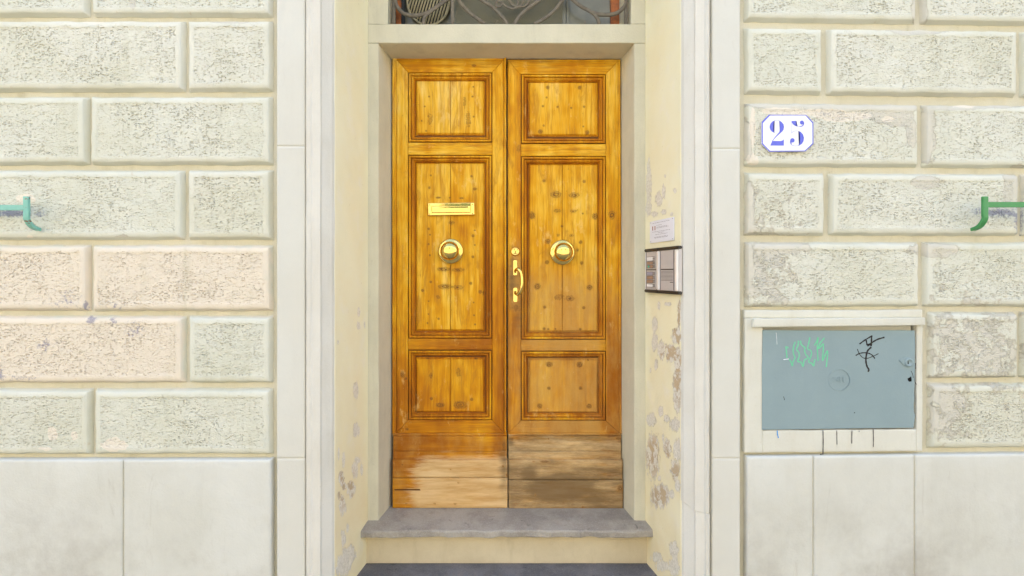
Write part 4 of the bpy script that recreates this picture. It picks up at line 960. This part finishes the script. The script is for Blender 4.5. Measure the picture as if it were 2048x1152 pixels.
# ------------------------------------------------------------------ notice and intercom on the right plaster reveal
axis = (RF - RB).normalized()      # from the door outwards
ang_n = nr
def RP(s, z, off_=0): p = RB + axis * s; return Vector((p.x, p.y, z)) + ang_n * off_
def s_of(px, off_=.004):           # distance along the reveal that is seen at px
    lo, hi = -.1, .5
    for _ in range(40):
        m_ = (lo + hi) / 2; p = RP(m_, 1.5, off_); q = VX + F * p.x / p.y
        if q < px: lo = m_
        else: hi = m_
    return lo
def z_of(px, py, off_=.004): p = RP(s_of(px, off_), 0, off_); return ZZ(py, p.y)
def rbox(name, mat, s0, s1, z0, z1, d0, d1, parent, bev=0):
    bm = bmesh.new(); bmesh.ops.create_cube(bm, size=1)
    for v in bm.verts: v.co = RP(s0 + (v.co.x + .5) * (s1 - s0), z0 + (v.co.z + .5) * (z1 - z0), d0 + (v.co.y + .5) * (d1 - d0))
    bmesh.ops.recalc_face_normals(bm, faces=bm.faces)
    if bev: bmesh.ops.bevel(bm, geom=bm.edges[:], offset=bev, segments=2, affect='EDGES', clamp_overlap=True)
    me = bpy.data.meshes.new(name); bm.to_mesh(me); bm.free(); return ob(name, me, mat, parent)
nt_ = empty('notice_plate', RP(.15, 1.7)); tag(nt_, 'white notice plate with small grey print above the door intercom', 'notice')
s0, s1 = s_of(1299.5, .006), s_of(1347.5, .006); zt, zb2 = z_of(1347, 433.5, .006), z_of(1347, 480.5, .006)
rbox('plate', M['paper'], s0, s1, zb2, zt, .002, .006, nt_, .0015)
LW, LH = s1 - s0, zt - zb2
def nl_(u0, u1, v, h=.010, mat='ink', name='print_line'):
    # one line of print, broken into words
    u = u0; bm = bmesh.new()
    while u < u1:
        e_ = min(u1, u + random.uniform(.05, .13))
        vs = [RP(s0 + LW * a, zt - LH * b, .0064) for a, b in ((u, v), (e_, v), (e_, v + h), (u, v + h))]; bm.faces.new([bm.verts.new(q) for q in vs]); u = e_ + .018
    me = bpy.data.meshes.new(name); bm.to_mesh(me); bm.free(); return ob(name, me, M[mat], nt_)
for u0, u1, v in ((.13, .84, .10), (.30, .52, .22), (.30, .75, .30), (.30, .80, .345), (.12, .86, .50), (.36, .62, .565), (.25, .76, .635), (.20, .78, .745), (.22, .76, .785)): nl_(u0, u1, v, .016)
for u0 in (.12, .22): nl_(u0, u0 + .035, .24, .19, 'redink', 'print_figure')
for u0, v in ((.05, .06), (.95, .06), (.05, .93), (.95, .93)): rbox('screw', M['ink'], s0 + LW * u0 - .002, s0 + LW * u0 + .002, zt - LH * v - .002, zt - LH * v + .002, .006, .007, nt_)
ic = empty('intercom_panel', RP(.16, 1.48)); tag(ic, 'silver door intercom with black end caps and name buttons', 'intercom')
T = .018
s0, s1 = s_of(1289.5, T), s_of(1357.5, T); zt, zb2 = z_of(1357.5, 491.2, T), z_of(1357.5, 589.4, T)
LW, LH = s1 - s0, zt - zb2
def ir(name, mat, u0, u1, v0, v1, d0, d1, bev=0, parent=None): return rbox(name, M[mat], s0 + LW * u0, s0 + LW * u1, zt - LH * v1, zt - LH * v0, d0, d1, parent or ic, bev)
ir('body', 'alu', .01, .99, .05, .95, .001, T - .003)
ir('end_cap', 'plast', 0, .43, 0, .068, .001, T + .003, .003); ir('end_cap', 'plast', .435, 1, 0, .068, .001, T + .003, .003)
ir('end_cap', 'plast', 0, .43, .932, 1, .001, T + .003, .003); ir('end_cap', 'plast', .435, 1, .932, 1, .001, T + .003, .003)
ir('side_rail', 'alub', .385, .455, .07, .93, .002, T + .004, .004); ir('side_rail', 'alub', .90, .975, .07, .93, .002, T + .004, .004); ir('side_rail', 'alub', .012, .045, .07, .93, .002, T + .001, .002)
for u0, u1 in ((.058, .366), (.503, .86)):
    ir('module', 'alu', u0, u1, .078, .470, .004, T, .001); ir('module', 'alu', u0, u1, .488, .925, .004, T, .001)
cards = [(.185, .275, 'enamel'), (.295, .355, 'tag1'), (.375, .440, 'tag1'), (.530, .600, 'tag2'), (.620, .690, 'tag1'), (.710, .775, 'tag1'), (.805, .870, 'enamel')]
for v0, v1, m_ in cards:
    ir('name_slot', 'plast', .075, .275, v0 - .004, v1 + .006, T, T + .0008); ir('name_card', m_, .082, .268, v0 + .004, v1, T + .0008, T + .002)
    bt = ir('button', 'alu', .285, .345, v0, v1, T, T + .004, .0008)
    for q in (.12, .5, .88): ir('button_rib', 'plast', .283, .347, v0 + (v1 - v0) * q - .006, v0 + (v1 - v0) * q + .006, T + .004, T + .0046, 0, bt)
ir('green_mark', 'tag3', .115, .165, .385, .43, T + .002, T + .0026)
for k in range(8): ir('speaker_slot', 'dslot', .52, .845, .515 + k * .028, .525 + k * .028, T, T + .0006)
for u0, u1 in ((.048, .372), (.493, .868)):
    ir('module_gap', 'plast', u0, u1, .470, .490, .004, T + .0006)
for u in (.048, .368, .492, .862): ir('module_edge', 'dslot', u, u + .010, .078, .925, .004, T + .0008)
ir('speaker_catch', 'plast', .77, .85, .745, .758, T, T + .001)

S.render.engine = 'CYCLES'
